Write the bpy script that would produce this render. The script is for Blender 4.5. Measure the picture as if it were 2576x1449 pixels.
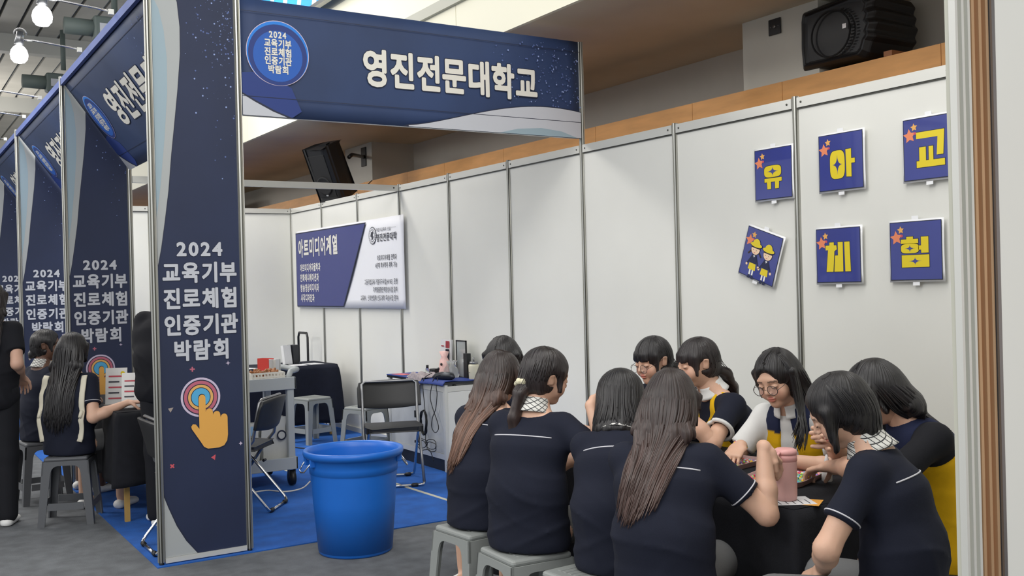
import bpy, math, random
import numpy as np
from mathutils import Vector, Matrix
from mathutils.geometry import tessellate_polygon
for o in list(bpy.data.objects): bpy.data.objects.remove(o)
SC = bpy.context.scene; COL = SC.collection
rnd = random.Random(7)
PI = math.pi
# ---------------------------------------------------------------- camera
CH = 1.5185; YAW, PIT, ROL = (math.radians(a) for a in (32.386, -.151, -1.446)); FPX = 2546.3
cf = Vector((math.sin(YAW)*math.cos(PIT), math.cos(YAW)*math.cos(PIT), math.sin(PIT)))
cr = Vector((math.cos(YAW), -math.sin(YAW), 0)); cu = cr.cross(cf)
cr, cu = cr*math.cos(ROL)+cu*math.sin(ROL), -cr*math.sin(ROL)+cu*math.cos(ROL)
cd = bpy.data.cameras.new('camera'); cam = bpy.data.objects.new('camera', cd); COL.objects.link(cam)
M = Matrix.Identity(4)
for i in range(3):
    M[i][0], M[i][1], M[i][2] = cr[i], cu[i], -cf[i]
M[2][3] = CH
cam.matrix_world = M; cd.sensor_width = 36; cd.lens = FPX*36/2576; cd.clip_start = .05; SC.camera = cam
# ---------------------------------------------------------------- light
SC.view_settings.view_transform = 'Standard'; SC.view_settings.look = 'None'
SC.view_settings.gamma = 1; SC.view_settings.use_curve_mapping = False
SC.view_settings.exposure = 0.12
wd = bpy.data.worlds.new('hall_air'); SC.world = wd; wd.use_nodes = True
bg = wd.node_tree.nodes['Background']; bg.inputs[0].default_value = (.93, .96, 1, 1); bg.inputs[1].default_value = .85
def area(name, loc, size, e, target, col=(1, .97, .92)):
    l = bpy.data.lights.new(name, 'AREA'); l.shape = 'RECTANGLE'; l.size, l.size_y = size; l.energy = e; l.color = col
    o = bpy.data.objects.new(name, l); COL.objects.link(o); o.location = loc
    o.rotation_euler = (Vector(target)-Vector(loc)).to_track_quat('-Z', 'Y').to_euler(); return o
area('hall_and_fill_light', (-5, 3.5, 6.2), (5, 2.5), 240, (3, 6, .5))
area('hall_and_fill_light', (-3, 10, 6.2), (4, 2.5), 230, (3, 10, .5))
area('hall_and_fill_light', (-1.5, -3.5, 5.6), (4, 2.5), 200, (3, 4, 1))
area('hall_and_fill_light', (2.3, 10.2, 5.3), (1.6, 6), 330, (2.6, 10.2, 0))  # unseen fill light added to brighten the inside of the far booths
area('hall_and_fill_light', (2.0, 2.6, 5.0), (1.4, 4), 95, (2.8, 2.6, 0))  # fill light added above the bead table to lift the near wall
def lamp(loc, e, r=.6, col=(1, .97, .93)):
    l = bpy.data.lights.new('fill_lamp', 'POINT'); l.energy = e; l.shadow_soft_size = r; l.color = col
    o = bpy.data.objects.new('fill_lamp', l); COL.objects.link(o); o.location = loc
lamp((-3.5, 11, 4.2), 330); lamp((-4, 20, 4.2), 300); lamp((1.5, 24, 4.0), 260)  # unseen point fills added to brighten the hall roof
# ---------------------------------------------------------------- helpers
def put(o, label=None, cat=None, group=None, kind=None):
    if label: o['label'] = label
    if cat: o['category'] = cat
    if group: o['group'] = group
    if kind: o['kind'] = kind
    return o
def empty(name, loc=(0, 0, 0), rz=0, label=None, cat=None, group=None, kind=None):
    o = bpy.data.objects.new(name, None); COL.objects.link(o); o.location = loc; o.rotation_euler = (0, 0, rz)
    o.empty_display_size = .05
    return put(o, label, cat, group, kind)
def mesh_obj(name, me, parent=None):
    o = bpy.data.objects.new(name, me); COL.objects.link(o)
    if parent: o.parent = parent
    return o
def copy_tree(o, parent=None):
    c = o.copy(); COL.objects.link(c)
    if parent: c.parent = parent
    for ch in list(o.children): copy_tree(ch, c)
    return c
def place(src, first, loc, rz, label, group=None):
    o = src if first else copy_tree(src)
    o.location = loc; o.rotation_euler = (0, 0, rz); o['label'] = label
    if group: o['group'] = group
    return o
class MB:
    def __init__(s): s.v = []; s.f = []; s.m = []; s.sm = []
    def add(s, vs, fs, m=0, sm=False):
        b = len(s.v); s.v += [tuple(p) for p in vs]
        for f in fs: s.f.append([b+i for i in f]); s.m.append(m); s.sm.append(sm)
        return s
    def box(s, a, b, m=0, R=None, c=None):
        (x0, y0, z0), (x1, y1, z1) = a, b
        vs = [Vector(p) for p in ((x0, y0, z0), (x1, y0, z0), (x1, y1, z0), (x0, y1, z0), (x0, y0, z1), (x1, y0, z1), (x1, y1, z1), (x0, y1, z1))]
        if R is not None:
            c = Vector(c) if c is not None else Vector(((x0+x1)/2, (y0+y1)/2, (z0+z1)/2))
            vs = [R @ (v-c)+c for v in vs]
        return s.add(vs, [(0, 3, 2, 1), (4, 5, 6, 7), (0, 1, 5, 4), (1, 2, 6, 5), (2, 3, 7, 6), (3, 0, 4, 7)], m)
    def tube(s, pts, r, n=8, closed=False, m=0, flat=1.0, up=None):
        pts = [Vector(p) for p in pts]; N = len(pts); rings = []
        rs = r if isinstance(r, (list, tuple)) else [r]*N
        prev = None; vs = []
        for i, p in enumerate(pts):
            if closed: t = pts[(i+1) % N]-pts[i-1]
            else: t = pts[min(i+1, N-1)]-pts[max(i-1, 0)]
            t = t.normalized() if t.length > 1e-9 else Vector((0, 0, 1))
            if prev is None:
                h = Vector(up) if up else (Vector((0, 0, 1)) if abs(t.z) < .9 else Vector((1, 0, 0)))
                prev = h
            a = (prev-t*prev.dot(t)).normalized(); b = t.cross(a); prev = a
            for k in range(n):
                w = 2*PI*k/n; vs.append(p+a*math.cos(w)*rs[i]*flat+b*math.sin(w)*rs[i])
        fs = []
        for i in range(N if closed else N-1):
            j = (i+1) % N
            for k in range(n): fs.append((i*n+k, i*n+(k+1) % n, j*n+(k+1) % n, j*n+k))
        if not closed: fs += [tuple(range(n))[::-1], tuple((N-1)*n+k for k in range(n))]
        return s.add(vs, fs, m, True)
    def cyl(s, a, b, r1, r2=None, n=16, m=0):
        return s.tube([a, b], [r1, r1 if r2 is None else r2], n, m=m)
    def lathe(s, prof, c=(0, 0, 0), n=32, m=0, sx=1, sy=1, cap=True):
        vs = []; fs = []
        for r, z in prof:
            for k in range(n): vs.append((c[0]+r*sx*math.cos(2*PI*k/n), c[1]+r*sy*math.sin(2*PI*k/n), c[2]+z))
        for i in range(len(prof)-1):
            for k in range(n): fs.append((i*n+k, i*n+(k+1) % n, (i+1)*n+(k+1) % n, (i+1)*n+k))
        if cap: fs += [tuple(range(n))[::-1], tuple((len(prof)-1)*n+k for k in range(n))]
        return s.add(vs, fs, m, True)
    def prism(s, poly, O, U, V, N, t, m=0):
        O, U, V, N = (Vector(x) for x in (O, U, V, N)); n = len(poly)
        vs = [O+U*p[0]+V*p[1] for p in poly]; vs += [v+N*t for v in vs]
        tr = tessellate_polygon([[Vector((p[0], p[1], 0)) for p in poly]])
        fs = [tuple(x) for x in tr]+[tuple(i+n for i in x)[::-1] for x in tr]
        fs += [(i, (i+1) % n, (i+1) % n+n, i+n) for i in range(n)]
        return s.add(vs, fs, m)
    def grid(s, fn, nu, nv, m=0, sm=True):
        vs = [fn(i/nu, j/nv) for j in range(nv+1) for i in range(nu+1)]
        fs = [(j*(nu+1)+i, j*(nu+1)+i+1, (j+1)*(nu+1)+i+1, (j+1)*(nu+1)+i) for j in range(nv) for i in range(nu)]
        return s.add(vs, fs, m, sm)
    def mesh(s, mats):
        me = bpy.data.meshes.new('m'); me.from_pydata(s.v, [], s.f)
        for m in (mats if isinstance(mats, (list, tuple)) else [mats]): me.materials.append(m)
        me.polygons.foreach_set('material_index', s.m); me.polygons.foreach_set('use_smooth', s.sm); me.update(); return me
    def build(s, name, mats, parent=None, bevel=0, solid=0, seg=2):
        me = s.mesh(mats); me.name = name; o = mesh_obj(name, me, parent)
        if solid: md = o.modifiers.new('solid', 'SOLIDIFY'); md.thickness = solid; md.offset = 0
        if bevel: md = o.modifiers.new('bevel', 'BEVEL'); md.width = bevel; md.segments = seg; md.limit_method = 'ANGLE'
        return o
def RX(a): return Matrix.Rotation(a, 3, 'X')
def RY(a): return Matrix.Rotation(a, 3, 'Y')
def RZ(a): return Matrix.Rotation(a, 3, 'Z')
def arc(c, r, a0, a1, n, ax=(1, 0, 0), ay=(0, 0, 1)):
    c, ax, ay = Vector(c), Vector(ax), Vector(ay)
    return [c+ax*r*math.cos(a0+(a1-a0)*i/n)+ay*r*math.sin(a0+(a1-a0)*i/n) for i in range(n+1)]
# ---------------------------------------------------------------- materials
def S(h):  # sRGB hex -> linear
    c = [int(h[i:i+2], 16)/255 for i in (0, 2, 4)]
    return tuple(x/12.92 if x <= .04045 else ((x+.055)/1.055)**2.4 for x in c)+(1,)
def mat(name, col, rough=.6, metal=0, var=0, vscale=3, bump=0, bscale=40, stretch=(1, 1, 1), emit=0, alpha=1, trans=0, spec=.5, attr=None, coat=0):
    m = bpy.data.materials.new(name); m.use_nodes = True; nt = m.node_tree; b = nt.nodes['Principled BSDF']
    c = S(col) if isinstance(col, str) else tuple(col)+(1,)
    b.inputs['Base Color'].default_value = c; b.inputs['Roughness'].default_value = rough; b.inputs['Metallic'].default_value = metal
    b.inputs['Specular IOR Level'].default_value = spec; b.inputs['Coat Weight'].default_value = coat
    if alpha < 1: b.inputs['Alpha'].default_value = alpha
    if trans: b.inputs['Transmission Weight'].default_value = trans; b.inputs['IOR'].default_value = 1.3
    if emit: b.inputs['Emission Color'].default_value = c; b.inputs['Emission Strength'].default_value = emit
    if attr or var or bump:
        tc = nt.nodes.new('ShaderNodeTexCoord'); mp = nt.nodes.new('ShaderNodeMapping'); mp.inputs['Scale'].default_value = stretch
        nt.links.new(tc.outputs['Object'], mp.inputs[0])
    src = None
    if attr:
        at = nt.nodes.new('ShaderNodeAttribute'); at.attribute_name = attr; src = at.outputs['Color']
        nt.links.new(src, b.inputs['Base Color'])
    if var:
        nz = nt.nodes.new('ShaderNodeTexNoise'); nz.inputs['Scale'].default_value = vscale; nz.inputs['Detail'].default_value = 5
        nt.links.new(mp.outputs[0], nz.inputs[0])
        mr = nt.nodes.new('ShaderNodeMapRange'); mr.inputs[1].default_value = .3; mr.inputs[2].default_value = .7
        mr.inputs[3].default_value = 1-var; mr.inputs[4].default_value = 1+var; nt.links.new(nz.outputs[0], mr.inputs[0])
        mx = nt.nodes.new('ShaderNodeVectorMath'); mx.operation = 'SCALE'
        if src: nt.links.new(src, mx.inputs[0])
        else: mx.inputs[0].default_value = c[:3]
        nt.links.new(mr.outputs[0], mx.inputs['Scale']); nt.links.new(mx.outputs[0], b.inputs['Base Color'])
    if bump:
        nb = nt.nodes.new('ShaderNodeTexNoise'); nb.inputs['Scale'].default_value = bscale; nb.inputs['Detail'].default_value = 3
        nt.links.new(mp.outputs[0], nb.inputs[0]); bp = nt.nodes.new('ShaderNodeBump'); bp.inputs['Strength'].default_value = bump; bp.inputs['Distance'].default_value = .01
        nt.links.new(nb.outputs[0], bp.inputs['Height']); nt.links.new(bp.outputs[0], b.inputs['Normal'])
    return m
MT = dict(
    carpet=mat('carpet_grey', '5f6266', .95, var=.22, vscale=9, bump=.5, bscale=260),
    blue=mat('carpet_blue', '1757a9', .95, var=.2, vscale=7, bump=.5, bscale=240),
    panel=mat('panel_white', 'dcdcd6', .42, var=.025, vscale=1.5, bump=.02, bscale=3),
    alu=mat('aluminium', 'b9b9b3', .33, .85, var=.08, vscale=6, stretch=(8, 8, .5)),
    aluw=mat('aluminium_pale', 'd3d3cd', .4, .35),
    groove=mat('groove_dark', '55554f', .5, .6),
    warm_reflect=mat('post_warm_reflection', 'b99672', .4, .35, var=.1, vscale=4, stretch=(6, 6, .4)),
    wood=mat('wood_orange', 'e0a666', .55, var=.12, vscale=5, stretch=(1, .5, 3), bump=.03),
    wood2=mat('wood_dark', '9a6238', .5, var=.15, vscale=8),
    soffit=mat('soffit_brown', 'd0c8b6', .8, var=.05, vscale=2),
    greywall=mat('wall_greige', 'c6c4bb', .85, var=.04, vscale=2),
    cream=mat('bulkhead_cream', 'eeebd6', .6),
    creamgrey=mat('bulkhead_grey', 'b9b9ac', .6),
    slat=mat('slat_beige', 'b3b0a8', .7, var=.08, vscale=2), slat2=mat('slat_gap', '46453f', .8), roof=mat('roof_grey', '7c8590', .8, var=.1, vscale=1), truss=mat('truss_grey', 'b5b5b0', .6),
    navy2=mat('print_navy_column_shaded', '1b2644', .62, var=.2, vscale=1.3), hem=mat('hem_blue', '4a5c96', .7), navy=mat('print_navy', '25385e', .62, var=.22, vscale=1.3, bump=.02, bscale=60), blue2=mat('print_blue', '1e3577', .6), skyb=mat('print_sky', '1e78d2', .6),
    blue3=mat('print_deepblue', '1f57ad', .6), outl=mat('print_outline', '1a2138', .6), letter=mat('print_letter', 'd8d6ce', .6), letter2=mat('print_letter_grey', 'b9bcc4', .6),
    swoosh=mat('print_swoosh', 'a3a7a8', .6), swooshb=mat('print_swoosh_blue', '91a5b0', .6), white=mat('white_plain', 'e4e4e2', .5), white2=mat('white_print', 'dfe1e6', .45),
    dot=mat('print_dot', '8a9ccc', .6), dot2=mat('print_dot_dim', '54669c', .6),
    hand=mat('print_hand', 'dba24c', .6), ringp=mat('print_pink', 'b56074', .6), ringl=mat('print_lilac', 'c3b6cc', .6), ringy=mat('print_yellow', 'd9a760', .6), ringb=mat('print_lightblue', '4fa3cf', .6), ringg=mat('print_taupe', '9a8e88', .6), red=mat('print_red', 'c4525e', .6),
    black=mat('black_plastic', '17181b', .45, bump=.03, bscale=300), blackg=mat('black_grille', '101114', .7, bump=.6, bscale=500), cloth=mat('black_cloth', '1a1b20', .9, spec=.25, var=.15, vscale=20, bump=.15, bscale=200),
    navycloth=mat('navy_cloth', '161a28', .9, spec=.3, var=.1, vscale=20, bump=.15, bscale=200),
    chrome=mat('chrome', 'c9c9cc', .18, 1), steel=mat('steel', '8c8d90', .35, .9), dsteel=mat('dark_steel', '3b3d42', .4, .7), wire=mat('black_wire', '0e0f12', .5),
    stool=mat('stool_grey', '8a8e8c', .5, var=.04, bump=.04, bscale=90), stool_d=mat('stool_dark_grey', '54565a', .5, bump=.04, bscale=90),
    bin=mat('bin_blue', '1866c4', .38, var=.05, vscale=4, bump=.02, bscale=30), poster=mat('poster_navy', '2d3787', .28, var=.08, vscale=5, bump=.12, bscale=9, coat=.6), gloss=mat('laminate', 'f2f3f5', .15, bump=.2, bscale=12, coat=.5),
    yel=mat('print_yellow_letter', 'dfc81e', .35), star=mat('print_star', 'e4865e', .5), star2=mat('print_star_small', 'e3a95a', .5), skinp=mat('print_skin', 'f0cfae', .5), hairp=mat('print_hair', '33221c', .5), navyp=mat('print_dark', '161f44', .5),
    bannerb=mat('banner_navy', '353c7a', .4, bump=.06, bscale=6), bannerw=mat('banner_white', 'e9eaf0', .35, bump=.06, bscale=6), ink=mat('print_ink', '3c3d47', .6),
    bulb=mat('lamp_glow', (1, 1, .97), .5, emit=16), plastgrey=mat('cart_grey', 'a9aeb0', .5), cabinet=mat('cabinet_grey', 'b6b9ba', .45, var=.12, vscale=5), redb=mat('binder_red', 'c2352b', .5), paper=mat('paper', 'd9dadc', .7),
    bluemat=mat('mat_blue', '1c3784', .6), pinkp=mat('pink_paper', 'd06a72', .6), pink=mat('pink_bottle', 'd9aaa4', .5, bump=.05, bscale=300), pink2=mat('pink_lid', 'd79f9c', .4), fuzzy=mat('pink_pouch', 'e8bfb9', .6, var=.1, vscale=30), beige=mat('beige_tumbler', 'cbc7b2', .45),
    glassy=mat('clear_plastic', (.9, .92, .92), .12, trans=.9), tray=mat('tray_pink', 'a88a86', .5), woodleg=mat('wood_leg', 'b08d4c', .6), bag=mat('paper_bag', 'c8c9c6', .7), ltblue=mat('light_blue', '8fb6d8', .6), screen=mat('blue_sign', '2c86d6', .4),
    basket=mat('basket_white', 'd9d6cf', .5), mirror=mat('mirror_pane', 'c6cfd0', .15, .55), unit=mat('unit_grey_green', '5b6663', .6), cream2=mat('cream_strap', 'cfc9b6', .8), orange=mat('orange_paper', 'e0a040', .6))
# ---------------------------------------------------------------- flat print on a plane
class Print:
    """layers of flat print 0.4 mm apart on a plane O + u*U + v*V, facing N"""
    def __init__(s, O, U, V): s.O, s.U, s.V = Vector(O), Vector(U).normalized(), Vector(V).normalized(); s.N = s.U.cross(s.V); s.mb = MB(); s.mats = []; s.k = 1
    def mi(s, m):
        if m not in s.mats: s.mats.append(m)
        return s.mats.index(m)
    def P(s, u, v, k): return s.O+s.U*u+s.V*v+s.N*(.0004*k)
    def poly(s, pts, m, k=None):
        k = s.k if k is None else k
        tr = tessellate_polygon([[Vector((a, b, 0)) for a, b in pts]])
        s.mb.add([s.P(a, b, k) for a, b in pts], [tuple(x) for x in tr], s.mi(m)); return s
    def circle(s, u, v, r, m, k=None, n=32, ry=None):
        return s.poly([(u+r*math.cos(2*PI*i/n), v+(ry or r)*math.sin(2*PI*i/n)) for i in range(n)], m, k)
    def text(s, t, u, v, w, h, m, k=None, bold=.03, outline=0, om=None, align='l', cell=1.0):
        """t set from u; each full-width character cell w wide, h high; v the foot of the cell"""
        adv = [cell*w if ord(c) > 255 else (.62*w if c != ' ' else .4*w) for c in t]
        tot = sum(adv); x = u-(tot/2 if align == 'c' else tot if align == 'r' else 0); k = s.k if k is None else k
        for c, a in zip(t, adv):
            if c != ' ':
                def lay(mm, kk, b):
                    gv, gf, gx0, gx1 = glyph(c, b); cx = (gx0+gx1)/2
                    s.mb.add([s.P(x+a/2+(p[0]-cx)*w, v+(p[1]+.12)*h, kk) for p in gv], gf, s.mi(mm))
                if outline: lay(om, k, round(bold+outline, 4))
                lay(m, k+1, bold)
            x += a
        return s
    def build(s, name, parent): return s.mb.build(name, s.mats, parent)
_gl = {}
def glyph_raw(c):
    if c in _gl: return _gl[c]
    cv = bpy.data.curves.new('g', 'FONT'); cv.body = c; cv.size = 1; cv.resolution_u = 3
    o = bpy.data.objects.new('g', cv); COL.objects.link(o); bpy.context.view_layer.update()
    me = bpy.data.meshes.new_from_object(o.evaluated_get(bpy.context.evaluated_depsgraph_get()))
    me.calc_loop_triangles()
    vs = np.array([(v.co.x, v.co.y) for v in me.vertices]); tr = np.array([t.vertices[:] for t in me.loop_triangles])
    bpy.data.objects.remove(o); bpy.data.curves.remove(cv); bpy.data.meshes.remove(me)
    # distance field of the glyph on a grid
    h = 1/56; x0, y0 = vs.min(0)-.14; x1, y1 = vs.max(0)+.14
    nx, ny = int((x1-x0)/h)+2, int((y1-y0)/h)+2
    gx, gy = np.meshgrid(x0+h*np.arange(nx), y0+h*np.arange(ny), indexing='ij'); P = np.stack([gx, gy], -1).reshape(-1, 2)
    key = {}; rv = np.round(vs, 5)
    for t in tr:
        for a, b in ((0, 1), (1, 2), (2, 0)):
            k = tuple(sorted((tuple(rv[t[a]]), tuple(rv[t[b]])))); key[k] = key.get(k, 0)+1
    E = np.array([k for k, n in key.items() if n == 1]); A, B = E[:, 0], E[:, 1]; AB = B-A
    q = P[:, None]-A[None]; t = np.clip((q*AB).sum(-1)/np.maximum((AB**2).sum(-1), 1e-12), 0, 1)
    d = np.sqrt(((q-t[..., None]*AB)**2).sum(-1)).min(1)
    ins = np.zeros(len(P), bool)
    for a, b, e in vs[tr]:
        c1 = (b[0]-a[0])*(P[:, 1]-a[1])-(b[1]-a[1])*(P[:, 0]-a[0]); c2 = (e[0]-b[0])*(P[:, 1]-b[1])-(e[1]-b[1])*(P[:, 0]-b[0]); c3 = (a[0]-e[0])*(P[:, 1]-e[1])-(a[1]-e[1])*(P[:, 0]-e[0])
        ins |= ((c1 >= 0) & (c2 >= 0) & (c3 >= 0)) | ((c1 <= 0) & (c2 <= 0) & (c3 <= 0))
    _gl[c] = (np.where(ins, -d, d).reshape(nx, ny), x0, y0, h, vs[:, 0].min(), vs[:, 0].max()); return _gl[c]
_gb = {}
def glyph(c, b):
    """filled outline of the glyph grown by b em"""
    if (c, b) in _gb: return _gb[c, b]
    d, x0, y0, h, gx0, gx1 = glyph_raw(c); d = d-b; nx, ny = d.shape; vs = []; fs = []
    ins = d < 0; full = ins[:-1, :-1] & ins[1:, :-1] & ins[:-1, 1:] & ins[1:, 1:]; anyc = ins[:-1, :-1] | ins[1:, :-1] | ins[:-1, 1:] | ins[1:, 1:]
    def poly(p):
        n = len(vs); vs.extend(p); fs.append(tuple(range(n, n+len(p))))
    for j in range(ny-1):
        i = 0
        while i < nx-1:
            if full[i, j]:
                k = i
                while k < nx-1 and full[k, j]: k += 1
                poly([(x0+i*h, y0+j*h), (x0+k*h, y0+j*h), (x0+k*h, y0+(j+1)*h), (x0+i*h, y0+(j+1)*h)]); i = k; continue
            if anyc[i, j]:
                cs = [(i, j), (i+1, j), (i+1, j+1), (i, j+1)]; out = []
                for q in range(4):
                    (a, e), (a2, e2) = cs[q], cs[(q+1) % 4]; da, db = d[a, e], d[a2, e2]
                    if da < 0: out.append((x0+a*h, y0+e*h))
                    if (da < 0) != (db < 0):
                        t = da/(da-db); out.append((x0+(a+t*(a2-a))*h, y0+(e+t*(e2-e))*h))
                if len(out) > 2: poly(out)
            i += 1
    _gb[c, b] = (vs, fs, gx0, gx1); return _gb[c, b]
# ================================================================ setting
W = .99; D = 4.334; X0, X1 = 1.343, 1.845; Y0 = 5.845; SP = 2.97; HW = 2.509; HF = 3.247
def struct(name, mb, m, parent=None, **k):
    o = mb.build(name, m, parent, **k)
    if not parent: o['kind'] = 'structure'
    return o
struct('floor', MB().box((-12, -6, -.05), (6, 32, 0)), MT['carpet'])
mb = MB().box((1.31, 5.80, 0), (4.32, 21, .006)); o = struct('floor_carpet', mb, MT['blue'])
put(o, 'royal blue needle felt carpet laid inside the booths')
struct('trim_1', MB().box((3.39, 5.9, .006), (3.42, 8.2, .008), 0, RZ(.03)), MT['creamgrey'])
struct('trim_2', MB().box((2.9, 8.2, .006), (2.93, 9.3, .008), 0, RZ(.03)), MT['creamgrey'])
# hall wall behind the booth wall: wainscot of timber boards, pillars, recess, soffit
K = 1.12                                                     # hall shell stands this much further out than the booth wall
def kz(z): return CH+(z-CH)*K
def K3(x, y, z): return (x*K, y*K, kz(z))
wr = empty('wall_right', (0, 0, 0), kind='structure')
y = -1.2; i = 0
while y < 26:
    w_ = (1.22, .9, 1.22, 1.5)[i % 4]
    MB().box((4.75*K, y+.002, 0), (5.27*K, y+w_-.002, kz(2.725))).build('board', MT['wood'], wr); y += w_; i += 1
for a, b in ((4.05, 4.66), (10.33, 11.07), (17, 17.7)):
    MB().box(K3(4.75, a, 2.725), K3(5.3, b, 3.16)).build('pillar', MT['greywall'], wr)
MB().box((5.27*K, -2, 0), (5.4*K, 28, kz(3.2))).build('recess', MT['greywall'], wr)
MB().box(K3(4.3, 15.5, 2.6), K3(4.75, 16.6, 3.0)).build('duct', MT['greywall'], wr)
cl = empty('ceiling', (0, 0, 0), kind='structure')
MB().box((3.52*K, -3, kz(3.155)), (5.5*K, 28, kz(3.3))).build('soffit', MT['soffit'], cl)
for i in range(12):                                         # cream bulkhead of wide panels with open joints
    y = -3+i*2.6-.5
    MB().box((3.50*K, y+.004, kz(3.158)), (3.56*K, y+2.596, kz(3.50))).build('panel', MT['cream'], cl)
    MB().box((3.50*K, y+.004, kz(3.53)), (3.56*K, y+2.596, kz(4.0))).build('panel', MT['cream'], cl)
MB().box((3.515*K, -3, kz(3.30)), (3.7*K, 28, kz(4.9))).build('bulkhead', MT['creamgrey'], cl)
MB().box((3.47*K, -3, kz(3.485)), (3.52*K, 7.4*K, kz(3.56))).build('ledge', MT['creamgrey'], cl)
# hanging blue sign on the bulkhead
t = empty('hanging_sign', (3.40*K, 8.9*K, kz(3.95)), label='bright blue and white sign glimpsed above the big navy fascia, at the top edge', cat='sign')
MB().box((-.02, -1.6, .12), (.02, 1.6, 1.0)).build('board', MT['screen'], t)
MB().box((-.03, -1.63, .08), (.03, 1.63, .12)).build('frame', MT['steel'], t)
p = Print((-.021, 1.6, .12), (0, -1, 0), (0, 0, 1))
for i in range(7): p.poly([(.2+i*.45, 0), (.32+i*.45, 0), (.72+i*.45, .9), (.55+i*.45, .9)], (MT['white2'], MT['ltblue'])[i % 2])
p.build('print', t)
# far hall roof: slatted metal ceiling and trusses
for i in range(34):
    x = -8+i*.34
    MB().box((x, 8, 6.0), (x+.29, 34, 6.05)).build('slat', MT['slat'], cl)
MB().box((-14, 4, 6.3), (8, 36, 6.4)).build('roof', MT['roof'], cl)
MB().box((-14, 33.5, -0.1), (8, 34, 6.4)).build('backing', MT['roof'], cl)
for y in (14, 19, 25):
    MB().box((-12, y, 5.7), (3.4, y+.22, 6.0)).build('beam', MT['truss'], cl)
    m_ = MB()
    for k in range(6): m_.cyl((-12+k*2.2, y+.1, 5.75), (-10.9+k*2.2, y+.1, 4.9), .06, n=6).cyl((-10.9+k*2.2, y+.1, 4.9), (-9.8+k*2.2, y+.1, 5.75), .06, n=6)
    m_.cyl((-12, y+.1, 4.9), (.6, y+.1, 4.9), .07, n=6); m_.build('truss', MT['truss'], cl)
wf = MB().box((-12, 32, 0), (6, 32.2, 6.3)); struct('wall_back', wf, MT['greywall'])
for i, (x, y) in enumerate(((2.50, 14.0), (2.46, 17.9))):
    t = empty('ceiling_spotlight', (x, y, 5.33), 0, ('twin-headed dark spotlight unit under the roof, nearer the middle', 'smaller twin-headed dark spotlight unit under the roof, further left')[i], 'spotlight', 'spotlights under the hall roof')
    MB().cyl((-.32, 0, -.33), (.1, 0, -.33), .11, n=12).build('barrel', MT['unit'], t)
    for k in (0, .42):
        b_ = MB().box((.02+k, -.12, -.48), (.30+k, .12, -.18)).build('lamp_head', MT['unit'], t, bevel=.03)
        MB().box((.09+k, -.13, -.40), (.23+k, -.12, -.28)).build('label_plate', MT['letter2'], b_)
    MB().cyl((.3, 0, -.1), (.3, 0, .55), .04, n=8).build('bracket', MT['unit'], t)

# ---------------------------------------------------------------- booth wall system
def post_mesh(h, s=.04):
    """octagonal exhibition post with grooves"""
    m = MB(); r = s/2
    m.cyl((0, 0, .02), (0, 0, h), r*.80, n=8, m=1)
    for k in range(8):
        a = PI/4*k+PI/8
        m.box((r*.55, -r*.20, .02), (r*1.02, r*.20, h), 0, RZ(a), (0, 0, 0))
    m.cyl((0, 0, 0), (0, 0, .02), r*.7, n=8, m=2)
    return m.mesh([MT['alu'], MT['groove'], MT['black']])
PM = {}
def post(h, x, y, parent, name='post', lean=0):
    if h not in PM: PM[h] = post_mesh(h)
    o = mesh_obj(name, PM[h], parent); o.location = (x, y, 0); return o
bw = empty('booth_wall', (0, 0, 0), label='long white modular exhibition wall with aluminium posts and top rails on the right', cat='partition')
def wall_panel(parent, a, b, h, axis, c, z0=0.0):
    """white infill between posts from a to b along axis, with rails top and bottom"""
    lo, hi = a+.02, b-.02; zz = h
    def bx(l, g, u0, u1, v0, v1): return ((c+u0, l, v0), (c+u1, g, v1)) if axis == 'y' else ((l, c+u0, v0), (g, c+u1, v1))
    MB().box(*bx(lo, hi, -.002, .002, z0+.05, zz-.03)).build('panel', MT['panel'], parent)
    r = MB().box(*bx(lo, hi, -.016, .016, zz-.055, zz)).box(*bx(lo, hi, -.010, .010, zz-.062, zz-.055), m=1)
    r.build('top_rail', [MT['aluw'], MT['groove']], parent)
    MB().box(*bx(lo, hi, -.016, .016, z0, z0+.055)).build('bottom_rail', MT['aluw'], parent)
    s = MB()
    for q in (lo+.03, hi-.03):
        for d in (-1,):
            if axis == 'y': s.cyl((c-.0165, q, zz-.027), (c-.019, q, zz-.027), .006, n=8)
            else: s.cyl((q, c-.0165, zz-.027), (q, c-.019, zz-.027), .006, n=8)
    s.build('screw', MT['groove'], parent)
for k in range(-5, 15):
    y = Y0+k*W
    post(HF if k in (0,) else HW+.01, D, y, bw)
    if k < 14: wall_panel(bw, y, y+W, HW, 'y', D)
# cross partition of the booth beyond and the open rail before it
bp = empty('booth_partition', (0, Y0+2*SP, 0), label='white cross partition at the back corner, meeting the long wall', cat='partition')
for i in range(3):
    wall_panel(bp, X0+.5+i*.83, X0+.5+(i+1)*.83, HW, 'x', 0)
    if i: post(HW, X0+.5+i*.83, 0, bp)
cr_ = empty('cross_rail', (0, Y0+SP, 0), label='thin aluminium rail crossing the booth overhead from column to wall', cat='rail')
MB().box((X1+.02, -.02, HW-.055), (D-.02, .02, HW)).build('rail', MT['aluw'], cr_)
MB().cyl((D-.07, -.021, HW-.027), (D-.07, -.024, HW-.027), .008, n=8).build('screw', MT['groove'], cr_)
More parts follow.
